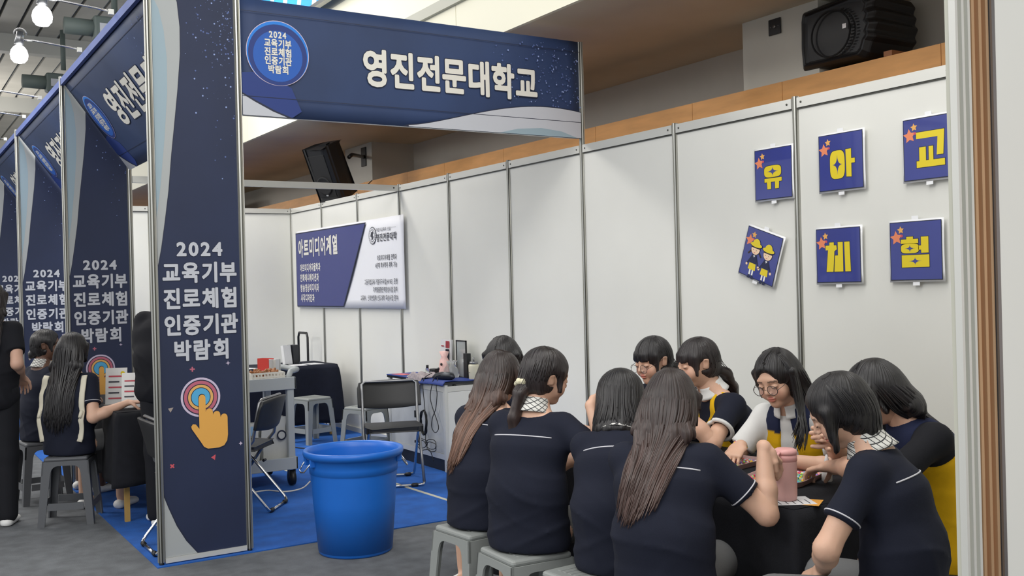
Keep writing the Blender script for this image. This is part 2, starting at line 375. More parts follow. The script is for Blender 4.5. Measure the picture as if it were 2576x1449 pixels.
# ---------------------------------------------------------------- banner columns
STY = [(0.0, 3.245), (.03, 3.21)]
TXT = ['2024', '교육기부', '진로체험', '인증기관', '박람회']
def star4(u, v, r, q=.3):
    return [(u+(r if i % 2 == 0 else r*q)*math.cos(PI/4*i), v+(r if i % 2 == 0 else r*q)*math.sin(PI/4*i)) for i in range(8)]
def make_column(detail=True):
    t = empty('banner_column', (0, 0, 0))
    w = X1-X0
    post(3.29, 0, 0, t); post(3.29, w, 0, t)
    MB().box((.02, -.004, .04), (w-.02, .004, 3.27)).build('panel', MT['navy2'], t)  # darker copy of the fascia navy, weaker light put into the colour
    MB().box((.02, -.012, .012), (w-.02, .012, .04)).build('bottom_rail', MT['aluw'], t)
    p = Print((0, -.0045, 0), (1, 0, 0), (0, 0, 1))
    sw = [(.135, 3.27), (.165, 3.17), (.177, 3.03), (.175, 2.88), (.157, 2.68), (.136, 2.5), (.112, 2.3), (.092, 2.1), (.068, 1.93), (.045, 1.78), (.021, 1.66)]
    p.poly([(.021, 3.27)]+sw, MT['outl'], 1)
    p.poly([(.021, 3.27)]+[(a-.004, b) for a, b in sw[:-1]]+[(.021, 1.68)], MT['swoosh'], 2)
    p.poly([(.021, 3.20), (.06, 3.12), (.085, 3.0), (.098, 2.85), (.095, 2.65), (.075, 2.4), (.045, 2.12), (.021, 1.95)], MT['swooshb'], 3)
    p.poly([(.021, .041), (.021, .40), (.045, .33), (.09, .22), (.14, .13), (.205, .041)], MT['outl'], 1)
    p.poly([(.021, .041), (.021, .38), (.042, .32), (.086, .21), (.136, .12), (.198, .041)], MT['swoosh'], 2)
    rr = random.Random(3)
    for i in range(170):
        u = .48-abs(rr.gauss(0, .12)); v = 3.27-abs(rr.gauss(0, .38))
        if .19 < u < .475 and v > 1.9: p.circle(u, v, rr.choice((.0016, .0022, .0035, .005)), MT[rr.choice(('dot', 'dot2', 'dot2'))], 1, 7)
    for i, (s_, z, hh) in enumerate(zip(TXT, (1.722, 1.578, 1.43, 1.28, 1.135), (.105, .122, .122, .122, .122))):
        p.text(s_, w/2+.002, z, .109, hh, MT['letter2'], 4, .038, .022, MT['outl'], 'c', .985 if i else 1.3)
    # touch rings and pointing hand
    cx, cy = .238, .925
    for r, m_, k in ((.112, 'ringl', 1), (.100, 'outl', 2), (.094, 'ringp', 3), (.076, 'outl', 4), (.071, 'ringy', 5), (.056, 'outl', 6), (.052, 'ringb', 7)): p.circle(cx, cy, r, MT[m_], k, 40)
    hp = [(.225, .92)]+[(.245+.019*math.cos(a), .92+.019*math.sin(a)) for a in np.linspace(PI, 0, 7)]+[(.264, .835)]
    for fx in (.284, .326, .368): hp += [(fx+.020*math.cos(a), .838-(fx-.284)*.45+.020*math.sin(a)) for a in np.linspace(PI, 0, 7)]
    hp += [(.388, .70), (.383, .665), (.365, .638), (.335, .628), (.272, .628), (.25, .64)]+[(.232, .67), (.183, .748), (.180, .762), (.190, .775), (.206, .772), (.226, .745)]
    p.poly([((a-.285)*1.035+.285, (b-.76)*1.03+.76) for a, b in hp], MT['outl'], 8); p.poly(hp, MT['hand'], 9)
    for (u, v, m_) in ((.195, 1.087, 'ringp'), (.07, .55, 'red')):
        a = 0 if m_ == 'ringp' else PI/4
        for q in (0, PI/2):
            c_, s_ = math.cos(a+q), math.sin(a+q); L, hw = .014, .004
            p.poly([(u+c_*L-s_*hw, v+s_*L+c_*hw), (u-c_*L-s_*hw, v-s_*L+c_*hw), (u-c_*L+s_*hw, v-s_*L-c_*hw), (u+c_*L+s_*hw, v+s_*L-c_*hw)], MT[m_], 1 if q == 0 else 2)
    p.poly(star4(.40, 1.11, .014), MT['ringl'], 1); p.poly(star4(.462, .638, .012, .45), MT['ringl'], 1)
    p.poly([(.055, .875), (.085, .879), (.068, .852)], MT['ringg'], 1); p.poly([(.288, .575), (.315, .590), (.310, .558)], MT['red'], 1)
    p.build('print', t)
    return t
colm = make_column()
for i in range(4):
    place(colm, i == 0, (X0, Y0+SP*i, 0), 0, ['tall navy banner column nearest the camera with the full pointing-hand print',
        'second navy banner column from the camera, behind the seated pupil with the cream backpack', 'third navy banner column from the camera, partly hidden at the left',
        'furthest navy banner column, cut by the left edge of the picture'][i], 'navy banner columns along the aisle')
for o in colm.children: pass
colm['category'] = 'banner'
for o in COL.objects:
    if o.name.startswith('banner_column'): o['category'] = 'banner'
# ---------------------------------------------------------------- fascias
def fascia_print(p, L, H, tu0, em, emh, tv, sp):
    N = 24
    p.poly([(0, H*.0)]+[(0, H*.19), (.08, H*.13), (.2, H*.05), (.30, 0)], MT['outl'], 1)
    p.poly([(0, 0), (0, H*.175), (.07, H*.12), (.18, H*.045), (.27, 0)], MT['letter2'], 2)
    crv = [(L*(.44+.56*i/N), H*(.01+.28*math.sin(PI*.62*i/N)**1.35*(1-.0*i/N))) for i in range(N+1)]
    crv = [(a, b if a < L*.85 else b) for a, b in crv]
    p.poly([(a, b+.006) for a, b in crv]+[(L, 0), (L*.42, 0)], MT['outl'], 1)
    p.poly(crv+[(L, 0), (L*.44, 0)], MT['letter2'], 2)
    p.poly([(L*.72, .0), (L*.78, H*.05), (L*.86, H*.075), (L*.93, H*.055), (L*.985, 0)], MT['swooshb'], 3)
    p.poly([(0, H*.19), (0, H*.36), (.12, H*.38), (.30, H*.26), (.36, H*.06), (.30, 0), (.2, H*.05), (.08, H*.13)], MT['blue2'], 1)
    for v in (H*.885, H*.16): p.poly([(0, v), (L, v), (L, v+.0035), (0, v+.0035)], MT['outl'], 4)
    cx, cy, r = (.22 if sp < .25 else .27), H*.55, .19
    p.circle(cx, cy, r+.004, MT['ringl'], 5, 48); p.circle(cx, cy, r, MT['skyb'], 6, 48); p.circle(cx, cy-.010, r*.955, MT['blue2'], 7, 48); p.circle(cx, cy+.002, r*.885, MT['blue2'], 8, 48); p.circle(cx, cy-.018, r*.80, MT['blue3'], 9, 48)
    for i, s_ in enumerate(TXT): p.text(s_, cx, cy+.085-i*.052, .045, .052, MT['letter'], 10, .035, .02, MT['outl'], 'c', .95)
    p.text('영진전문대학교', tu0, tv, em, emh, MT['letter'], 6, .036, .02, MT['outl'], 'l', sp/em)
    rr = random.Random(11)
    for i in range(200):
        u = L-abs(rr.gauss(0, L*.13)); v = H*.3+rr.random()*H*.65
        if u > L*.6: p.circle(u, v, rr.choice((.002, .003, .005, .006)), MT[rr.choice(('dot', 'dot2', 'dot2'))], 5, 7)
t = empty('booth_fascia', (X1+.02, Y0, 2.556), label='wide navy fascia sign facing the camera with large white university lettering', cat='sign')
L = D-X1-.04; H = .69
def fab(u, v): return (u*L, -.004-.012*math.sin(u*PI)*math.sin(v*PI), v*H)
MB().grid(fab, 24, 8).build('fabric', MT['navy'], t, solid=.002)
pr = Print((0, -.018, 0), (1, 0, 0), (0, 0, 1)); fascia_print(pr, L, H, .755, .2, .245, .29*H+.03, .19); pr.build('print', t)
MB().box((0, .0, H-.03), (L, .03, H)).box((0, 0, 0), (L, .03, .03)).build('rail', MT['aluw'], t)
# slanted fascias over the aisle front of each booth
def make_slant():
    t = empty('aisle_fascia', (0, 0, 0)); L = SP-.04
    A = Vector((0, L, .691)); B = Vector((X1-X0, L, 0)); V = (A-B).normalized(); Hs = (A-B).length; U = Vector((0, -1, 0))
    MB().grid(lambda u, v: tuple(B+U*(u*L)+V*(v*Hs)+(U.cross(V))*(-.002)), 16, 8).build('fabric', MT['navy'], t, solid=.002)
    p = Print(B+U.cross(V)*.0005, U, V); fascia_print(p, L, Hs, .70, .31, .30, .30, .31); p.build('print', t)
    MB().box((-.012, 0, .66), (.012, L, .715)).build('top_hem', MT['hem'], t)
    return t
sl = make_slant()
for i in range(3):
    o = place(sl, i == 0, (X0, Y0+SP*i+.02, 2.556), 0, ['slanted navy fascia over the aisle just left of the nearest banner column', 'second slanted navy fascia along the aisle, further left', 'furthest slanted navy fascia, at the left edge of the picture'][i], 'slanted fascias along the aisle')
    o['category'] = 'sign'
# arm lamps above the aisle
lp = empty('arm_lamp', (0, 0, 0))
MB().tube([(0, 0, 0), (-.30, 0, .03), (-.36, .02, .03)], .006, 8).build('arm', MT['chrome'], lp)
MB().box((-.012, -.01, -.02), (.02, .01, .012)).build('clamp', MT['aluw'], lp)
MB().cyl((-.38, .02, .09), (-.39, .02, .0), .022, .032, 12).tube(arc((-.38, .02, .07), .04, 0, PI, 8), .006, 6).build('socket', MT['steel'], lp)
MB().lathe([(.004, 0), (.02, -.01), (.035, -.02), (.052, -.045), (.059, -.075), (.054, -.105), (.036, -.128), (.004, -.137)], (-.39, .02, .0), 20).build('bulb', MT['bulb'], lp)
LPY = (6.69, 7.82, 9.85, 10.94, 12.57)
for i, y in enumerate(LPY):
    o = place(lp, i == 0, (X0-.03, y, 3.30), 0, ['bright bulb on a chrome arm, nearest, at the top edge left of the column', 'second bright bulb on a chrome arm, lower left of the first', 'third arm lamp, bulb cut by the left edge of the picture', 'fourth arm lamp, only its thin arm showing above the fascia', 'fifth arm lamp, tip of its arm at the left edge'][i], 'arm lamps over the aisle')
    o['category'] = 'lamp'
# ---------------------------------------------------------------- near partition at the right edge
t = empty('near_partition', (1.495, 1.0, 0), label='tall blurred white partition with grey and reflection-tinted posts along the right edge', cat='partition')
def channel(x, w, m, mg):
    b = MB(); b.box((x+.0015, -.004, .002), (x+w-.0015, .008, 3.298), 1)
    for q in (0, .42, .84): b.box((x+w*q, -.012, 0), (x+w*(q+.16), .0, 3.3), 0)
    b.build('post', [m, mg], t)
channel(-.012, .040, MT['aluw'], MT['creamgrey']); channel(.032, .046, MT['warm_reflect'], MT['wood2'])  # second post has a warm wood reflection put into its colour
MB().box((.09, -.015, .05), (2.8, .015, 3.3)).build('panel', MT['panel'], t)
MB().box((.080, -.017, 0), (.089, .015, 3.3)).build('edge_trim', MT['steel'], t)
# ---------------------------------------------------------------- ceiling fittings
t = empty('smoke_detector', K3(3.95, 7.55, 3.155), label='small round smoke detector on the brown soffit above the hanging loudspeaker', cat='detector')
def fit(x, y, z): return (x, y, z)
MB().lathe([(.05, 0), (.05, -.015), (.03, -.02), (.028, -.035), (.01, -.04)], n=20).build('base', MT['creamgrey'], t)
t = empty('sprinkler_head', K3(4.0, 8.9, 3.155), label='tiny sprinkler head on the soffit left of the smoke detector', cat='sprinkler')
MB().lathe([(.03, 0), (.03, -.006), (.012, -.008), (.012, -.03), (.02, -.032), (.02, -.036)], n=14).build('rose', MT['wood2'], t)
t = empty('socket_plate', K3(4.745, 4.38, 3.07), label='square black socket plate on the pale pillar left of the big loudspeaker', cat='socket')
MB().box((-.008, -.055, -.055), (0, .055, .055)).build('plate', MT['black'], t, bevel=.006)
MB().cyl((-.012, 0, 0), (-.006, 0, 0), .012, n=12).cyl((-.010, -.035, 0), (-.006, -.035, 0), .004, n=8).cyl((-.010, .035, 0), (-.006, .035, 0), .004, n=8).build('connector', MT['steel'], t)
def spline(P, n=6):
    P = [Vector(p) for p in P]; out = []
    for i in range(len(P)-1):
        a, b, c, d = P[max(i-1, 0)], P[i], P[i+1], P[min(i+2, len(P)-1)]
        for k in range(n):
            t_ = k/n; out.append(.5*((2*b)+(c-a)*t_+(2*a-5*b+4*c-d)*t_*t_+(3*b-a-3*c+d)*t_**3))
    return out+[P[-1]]
# ================================================================ objects
# ---------------------------------------------------------------- plastic stools
def make_stool(m, h=.45, w=.285, ws=.35):
    t = empty('plastic_stool', (0, 0, 0)); a, b = w/2, ws/2
    s = MB().box((-a+.004, -a+.004, h-.03), (a-.004, a-.004, h))
    s.build('seat', m, t, bevel=.016, seg=3)
    g = MB()
    for i in range(-3, 4): g.box((-a*.62, i*.03-.009, h-.001), (a*.62, i*.03+.009, h+.0018))
    g.build('grip_rib', m, t, bevel=.001)
    z1, zb = h-.025, h-.115
    def ww(z): return b+(a-b)*z/h
    ap = MB(); lw = .055; legs = [MB() for _ in range(4)]; st = [MB() for _ in range(4)]
    for k in range(4):
        R = RZ(PI/2*k); sl = (b-a)/h
        def q(u, z, ins=0): return tuple(R @ Vector((u, -(ww(z)-ins), z)))
        def plate(mbx, poly, th=.010):
            n = len(poly); vs = [q(u, z) for u, z in poly]+[q(u, z, th) for u, z in poly]
            tr = tessellate_polygon([[Vector((u, z, 0)) for u, z in poly]])
            mbx.add(vs, [tuple(x) for x in tr]+[tuple(i+n for i in x)[::-1] for x in tr]+[(i, (i+1) % n, (i+1) % n+n, i+n) for i in range(n)])
        r = .045; zt = h-.055
        inner = [(-(ww(zb)-lw), zb)]+[(-(ww(zt)-lw)+r-r*math.cos(t_), zt-r+r*math.sin(t_)) for t_ in np.linspace(.2, PI/2, 5)]+[((ww(zt)-lw)-r+r*math.cos(t_), zt-r+r*math.sin(t_)) for t_ in np.linspace(PI/2, .2, 5)]+[(ww(zb)-lw, zb)]
        plate(ap, [(-ww(z1), z1), (-ww(zb), zb)]+inner+[(ww(zb), zb), (ww(z1), z1)])
        for sx in (-1, 1):
            leg = legs[(k+(1 if sx > 0 else 0)) % 4]
            plate(leg, [(sx*(ww(zb)-.0005), zb), (sx*(ww(zb)-lw), zb), (sx*(ww(0)-lw*.8), 0), (sx*(ww(0)-.0005), 0)])
        plate(st[k], [(-(ww(.15)-lw), .15), (-(ww(.105)-lw), .105), (ww(.105)-lw, .105), (ww(.15)-lw, .15)])
    ap.build('apron', m, t)
    for l in legs: l.build('leg', m, t)
    for l in st: l.build('stretcher', m, t)
    return t
sg = make_stool(MT['stool']); sdk = make_stool(MT['stool_d'])
G_ = 'grey plastic stools around the bead table'
for i, (x, y, r, l) in enumerate(((2.27, 3.92, .08, 'grey plastic stool under the leftmost long-haired student in navy, beside the blue bin'), (2.22, 3.45, -.05, 'grey plastic stool under the ponytail student with the white scrunchie'),
        (2.24, 3.02, .05, 'grey plastic stool under the bob-haired student, cut by the bottom edge'), (2.24, 2.56, 0, 'grey plastic stool under the long brown-haired student in the centre, below the frame'),
        (2.62, 1.98, .3, 'grey plastic stool under the short-haired student at the near end of the table'), (3.50, 2.38, .1, 'grey plastic stool in the bottom right corner under the helper in the yellow vest'),
        (3.62, 2.94, 0, 'grey plastic stool under the helper with round glasses in the white shirt'), (3.62, 3.46, .1, 'grey plastic stool under the helper in the navy polo'), (3.58, 3.95, .1, 'grey plastic stool under the student in thin round glasses by the wall'),
        (2.95, 4.62, .2, 'grey plastic stool at the far end of the bead table'))):
    place(sg, i == 0, (x, y, 0), r, l, G_)
    COL.objects[-1] if False else None
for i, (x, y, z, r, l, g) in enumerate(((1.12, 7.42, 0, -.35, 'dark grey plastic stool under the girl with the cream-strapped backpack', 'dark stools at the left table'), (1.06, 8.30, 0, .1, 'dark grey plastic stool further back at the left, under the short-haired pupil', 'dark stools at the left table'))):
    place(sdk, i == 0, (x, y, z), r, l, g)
for i, (x, y, r, l) in enumerate(((3.70, 9.62, .25, 'empty grey stool in front of the black-clothed table at the back of the booth'), (3.78, 8.5, .4, 'empty grey stool behind the black folding chair'))):
    o = copy_tree(sg); place(o, True, (x, y, .006), r, l, 'empty grey stools inside the booth')
for o in COL.objects:
    if o.name.startswith('plastic_stool'): o['category'] = 'stool'
# ---------------------------------------------------------------- folding chairs
def make_chair():
    t = empty('folding_chair', (0, 0, 0))
    def side(x): return [(x, -.222, .755), (x, -.205, .68), (x, -.17, .50), (x, -.10, .42), (x, .17, .03)]
    L = side(-.215); R = side(.215)
    pts = L[::-1]+[(-.19, -.228, .775), (.19, -.228, .775)]+R
    MB().tube(pts, .0115, 10).build('back_frame', MT['steel'], t)
    for x in (-1, 1):
        MB().tube([(x*.19, .10, .425), (x*.19, .02, .36), (x*.19, -.24, .05), (x*.185, -.26, .022), (x*.15, -.265, .014)], .0105, 10).build('leg', MT['chrome'], t)
        MB().tube([(x*.215, .17, .03), (x*.205, .19, .016), (x*.16, .195, .014)], .0105, 10).build('leg', MT['chrome'], t)
        MB().cyl((x*.18, -.10, .30), (x*.22, -.10, .30), .010).build('hinge', MT['black'], t)
    MB().cyl((-.16, .195, .014), (.16, .195, .014), .0105).build('foot_bar', MT['chrome'], t)
    MB().cyl((-.16, -.265, .014), (.16, -.265, .014), .0105).build('foot_bar', MT['chrome'], t)
    for x in (-.14, .14):
        for y in (.195, -.265): MB().cyl((x-.02, y, .015), (x+.02, y, .015), .015).build('rubber_foot', MT['black'], t)
    def bk(u, v):
        x = (u-.5)*.50; z = .575+v*.205+(.02*math.sin(u*PI) if v < .01 else 0)*-1; c = .035*(1-(2*u-1)**2)
        return (x*(1-.05*max(0, v-.75)*4), -.195-v*.055-c, z-.012*(2*u-1)**2*(1 if v > .8 else 0))
    MB().grid(bk, 14, 8).build('backrest', MT['black'], t, solid=.022, bevel=.004)
    MB().prism([(-.195, -.17), (.195, -.17), (.225, .12), (.21, .20), (.17, .23), (-.17, .23), (-.21, .20), (-.225, .12)], (0, 0, .425), (1, 0, 0), (0, 1, 0), (0, 0, 1), .03).build('seat', MT['black'], t, bevel=.008)
    return t
ch = make_chair()
for i, (x, y, z, f, l) in enumerate(((3.40, 7.14, .006, math.radians(-110), 'open black folding chair with chrome legs behind the blue bin'),
        (2.17, 7.03, .006, math.radians(142), 'black folding chair seen side-on between the column and the grey cart'),
        (1.62, 6.20, .006, math.radians(0), 'black folding chair half hidden behind the nearest navy column'))):
    o = place(ch, i == 0, (x, y, z), f-PI/2, l, 'black folding chairs'); o['category'] = 'chair'
# ---------------------------------------------------------------- blue bin
t = empty('waste_bin', (2.357, 5.487, 0), 0.3, 'large round blue plastic bin with wire handles standing at the carpet edge', 'bin')
prof = [(.205, .0), (.212, .008), (.216, .05), (.228, .2), (.240, .36), (.2475, .462), (.254, .466), (.2555, .50), (.258, .545), (.270, .552), (.286, .562), (.291, .575), (.290, .592), (.284, .597), (.272, .597), (.262, .590), (.257, .560), (.252, .50), (.238, .3), (.215, .02), (.01, .015)]
MB().lathe(prof, n=56).build('body', MT['bin'], t)
for a in (PI*.97-.3, -.42-.3+.0):
    b = empty_ = None
    d = Vector((math.cos(a), math.sin(a), 0)); s_ = Vector((-d.y, d.x, 0)); z = Vector((0, 0, 1))
    m = MB(); c0 = d*.262+z*.545
    pts = [c0+s_*.055+z*.0, c0+s_*.058+d*.02-z*.02, c0+s_*.045+d*.045-z*.055, c0+d*.05-z*.062, c0-s_*.045+d*.045-z*.055, c0-s_*.058+d*.02-z*.02, c0-s_*.055]
    m.tube(pts, .0045, 8).build('handle', MT['chrome'], t)
    for q in (-1, 1): MB().box(tuple(c0+s_*q*.055-Vector((.015, .015, .03))), tuple(c0+s_*q*.055+Vector((.015, .015, .02))), 0, RZ(a)).build('handle_lug', MT['bin'], t, bevel=.004)
# ---------------------------------------------------------------- bead table
def cloth_table(x0, y0, x1, y1, z, drop, label, m, seed=1, legs=True, legm=None, amp=.022):
    t = empty('trestle_table', ((x0+x1)/2, (y0+y1)/2, 0), 0, label[0], 'table')
    hx, hy = (x1-x0)/2, (y1-y0)/2
    MB().box((-hx+.01, -hy+.01, z-.03), (hx-.01, hy-.01, z-.005)).build('tabletop', MT['paper'], t)
    for sx in (-1, 1):
        for sy in (-1, 1): MB().box((sx*(hx-.06)-.016, sy*(hy-.06)-.016, 0), (sx*(hx-.06)+.016, sy*(hy-.06)+.016, z-.03)).build('leg', legm or MT['steel'], t)
    c = empty_ = None
    cx, cy = (x0+x1)/2, (y0+y1)/2
    per = []; step = .03; r = .03
    def side(a, b): n = max(2, int((Vector(b)-Vector(a)).length/step)); return [tuple(Vector(a).lerp(Vector(b), i/n)) for i in range(n)]
    corners = [(-hx, -hy), (hx, -hy), (hx, hy), (-hx, hy)]
    for i in range(4): per += side(corners[i], corners[(i+1) % 4])
    n = len(per); rr = random.Random(seed); ph = [rr.random()*6 for _ in range(6)]
    rows = 14; vs = []; fs = []
    for j in range(rows+1):
        v = j/rows
        for i, (px, py) in enumerate(per):
            s_ = i*step; cdst = min(math.hypot(px-a, py-b) for a, b in corners); cor = math.exp(-(cdst/.16)**2)
            dz = drop*v*(1+.0*cor)-(0 if v < 1 else 0); out = amp*v**.7*(math.sin(s_*16+ph[0])+.6*math.sin(s_*29+ph[1])+.5*math.sin(s_*9+ph[2]))+.05*v**.6*cor*1.3+.012*v
            nx, ny = px/hx if abs(abs(px)-hx) < 1e-6 else 0, py/hy if abs(abs(py)-hy) < 1e-6 else 0
            L = math.hypot(nx, ny) or 1; nx, ny = nx/L, ny/L
            if cor > .02:
                gx, gy = px/hx, py/hy; q = math.hypot(gx, gy); nx, ny = nx*(1-cor)+cor*(1 if px > 0 else -1)*.7, ny*(1-cor)+cor*(1 if py > 0 else -1)*.7
            e = .008*min(1, v*8)
            vs.append((cx+px+nx*(out+e), cy+py+ny*(out+e), z-max(0, dz-.004)-(.012*cor*v) + (.0 if j else 0)))
        if j == 0:
            pass
    for j in range(rows):
        for i in range(n): fs.append((j*n+i, j*n+(i+1) % n, (j+1)*n+(i+1) % n, (j+1)*n+i))
    mb = MB(); mb.add(vs, fs, 0, True)
    N1, N2 = 20, 30
    mb.grid(lambda u, v: (x0+(x1-x0)*u, y0+(y1-y0)*v, z+.0015+.001*math.sin(u*19+v*11)), N1, N2)
    o = mb.build('tablecloth', m, None, solid=.002)
    put(o, label[1], 'tablecloth'); return t
TZ = .74
cloth_table(2.60, 2.37, 3.34, 4.20, TZ, .62, ('long folding table under a black cloth where the students thread beads', 'black cloth draped over the bead table, folds hanging at the near corner'), MT['cloth'], 4)
def rot2(x, y, a): return (x*math.cos(a)-y*math.sin(a), x*math.sin(a)+y*math.cos(a))
def make_tray(loc, rz, w, d, label, seed):
    t = empty('bead_tray', loc, rz, label, 'tray')
    def rr_(w, d, r, n=5): return [(sx*(w/2-r)+r*math.cos(a0+PI/2*i/n), sy*(d/2-r)+r*math.sin(a0+PI/2*i/n)) for sx, sy, a0 in ((1, 1, 0), (-1, 1, PI/2), (-1, -1, PI), (1, -1, 3*PI/2)) for i in range(n+1)]
    A, B_, C_ = rr_(w*.9, d*.9, .05), rr_(w, d, .06), rr_(w*.97, d*.97, .055); n = len(A)
    vs = [(a, b, 0) for a, b in A]+[(a, b, .022) for a, b in B_]+[(a, b, .022) for a, b in C_]+[(a*.97, b*.97, .004) for a, b in A]
    fs = [(k*n+i, k*n+(i+1) % n, (k+1)*n+(i+1) % n, (k+1)*n+i) for k in range(3) for i in range(n)]+[tuple(range(n))[::-1], tuple(3*n+i for i in range(n))]
    MB().add(vs, fs).build('tray', MT['tray'], t)
    cols = ['e0507c', 'f2c53d', '6cc6a0', 'e9e4dc', '8a6fc4', 'f08a4a', '58a6dc', 'f2a7bd', 'c43c50', '9fd36a', 'f7ede0']
    ms = bead_mats; r = random.Random(seed); b = MB(); ico = [(0, 0, 1), (.894, 0, .447), (.276, .851, .447), (-.724, .526, .447), (-.724, -.526, .447), (.276, -.851, .447), (.724, .526, -.447), (-.276, .851, -.447), (-.894, 0, -.447), (-.276, -.851, -.447), (.724, -.526, -.447), (0, 0, -1)]
    fi = [(0, 1, 2), (0, 2, 3), (0, 3, 4), (0, 4, 5), (0, 5, 1), (1, 6, 2), (2, 7, 3), (3, 8, 4), (4, 9, 5), (5, 10, 1), (2, 6, 7), (3, 7, 8), (4, 8, 9), (5, 9, 10), (1, 10, 6), (11, 7, 6), (11, 8, 7), (11, 9, 8), (11, 10, 9), (11, 6, 10)]
    for i in range(1100):
        x, y = (r.random()-.5)*w*.84, (r.random()-.5)*d*.84; z = .008+r.random()*.018*(1-abs(x)/(w*.5))
        s_ = r.choice((.0042, .005, .006)); b.add([(x+p[0]*s_, y+p[1]*s_, z+p[2]*s_*r.uniform(.7, 1)) for p in ico], fi, r.randrange(len(ms)), True)
    o = b.build('beads', ms, t); o['kind'] = 'stuff'
bead_mats = [mat('bead_%d' % i, c, .35) for i, c in enumerate(['dc4f7c', 'eec03d', '6cc6a0', 'e9e4dc', '8a6fc4', 'ee8a4a', '58a6dc', 'f2a7bd', 'c43c50', '9fd36a', 'f7ede0'])]
make_tray((2.96, 2.74, TZ+.004), .35, .33, .24, 'pinkish tray heaped with coloured beads, nearest, behind the pink bottle', 5)
make_tray((3.0, 3.10, TZ+.004), .2, .30, .22, 'second tray of coloured beads, under the bracelet hand further back', 8)
bt = empty('water_bottle', (2.69, 2.485, TZ+.0045), 0, 'tall pink insulated bottle with a strap lid standing on papers on the black table', 'bottle')
MB().lathe([(.030, 0), (.034, .003), (.036, .02), (.037, .15), (.037, .152)], n=32).build('body', MT['pink'], bt)
MB().lathe([(.036, .152), (.038, .154), (.038, .174), (.036, .176), (.036, .178), (.0375, .179), (.038, .186), (.036, .195), (.028, .200), (.005, .201)], n=32).build('lid', MT['pink2'], bt)
MB().tube([(-.037, -.01, .165), (-.045, -.01, .170), (-.046, -.01, .178), (-.042, -.01, .186), (-.034, -.01, .188)], .005, 8).build('strap_loop', MT['pink2'], bt); MB().box((.034, -.01, .150), (.044, .008, .182)).build('latch', MT['pink2'], bt)
bt.scale = (1.06, 1.06, .90)
def sheet(name, loc, rz, w, d, m, label, cat='paper', th=.0015, group=None, lines=0):
    t = empty(name, loc, rz, label, cat, group)
    MB().box((-w/2, -d/2, 0), (w/2, d/2, th)).build('page', m, t)
    if lines:
        p = Print((-w/2, -d/2, th), (1, 0, 0), (0, 1, 0))
        for i in range(lines): p.poly([(w*.1, d*(.1+.8*i/lines)), (w*(.9-.3*(i % 3 == 0)), d*(.1+.8*i/lines)), (w*(.9-.3*(i % 3 == 0)), d*(.12+.8*i/lines)), (w*.1, d*(.12+.8*i/lines))], MT['ink'])
        p.build('print', t)
    return t
sheet('paper_sheet', (2.70, 2.45, TZ+.0028), .55, .10, .17, MT['orange'], 'orange sheet peeking out beneath the white leaflet under the pink bottle')
sheet('paper_sheet', (2.67, 2.475, TZ+.0031+.0010), 1.05, .13, .19, MT['paper'], 'white printed leaflet lying under the pink bottle', th=.0004, lines=6)
sheet('paper_sheet', (2.93, 3.36, TZ+.003), .3, .14, .2, MT['paper'], 'white sheet on the bead table by the bracelet arm of the navy-polo helper', lines=4)
t = empty('glue_bottle', (3.06, 2.62, TZ+.002), 0, 'small white squeeze bottle on the table before the helper with round glasses', 'bottle')
MB().lathe([(.018, 0), (.02, .004), (.02, .05), (.012, .062), (.008, .066)], n=18).build('body', MT['white'], t)
MB().lathe([(.009, .066), (.009, .08), (.004, .10), (.003, .102)], n=12).build('cap', MT['paper'], t)
# ---------------------------------------------------------------- wall posters
def star5(u, v, r, rot=.1): return [(u+(r if i % 2 == 0 else r*.5)*math.cos(PI/2+rot+PI/5*i), v+(r if i % 2 == 0 else r*.5)*math.sin(PI/2+rot+PI/5*i)) for i in range(10)]
def R4(x0, y0, x1, y1): return [(x0, y0), (x1, y0), (x1, y1), (x0, y1)]
def squircle(x0, y0, x1, y1, n=28):
    cx, cy, a, b = (x0+x1)/2, (y0+y1)/2, (x1-x0)/2, (y1-y0)/2
    return [(cx+a*math.copysign(abs(math.cos(t_))**.55, math.cos(t_)), cy+b*math.copysign(abs(math.sin(t_))**.55, math.sin(t_))) for t_ in np.linspace(0, 2*PI, n, endpoint=False)]
def hole(cx, cy, a, b):
    o = []
    for q in range(4):
        p0, p1 = [(a, 0), (0, b), (-a, 0), (0, -b)][q], [(0, b), (-a, 0), (0, -b), (a, 0)][q]
        for i in range(5): tt = i/5; o.append((cx+p0[0]*(1-tt)**2+p1[0]*tt**2, cy+p0[1]*(1-tt)**2+p1[1]*tt**2))
    return o
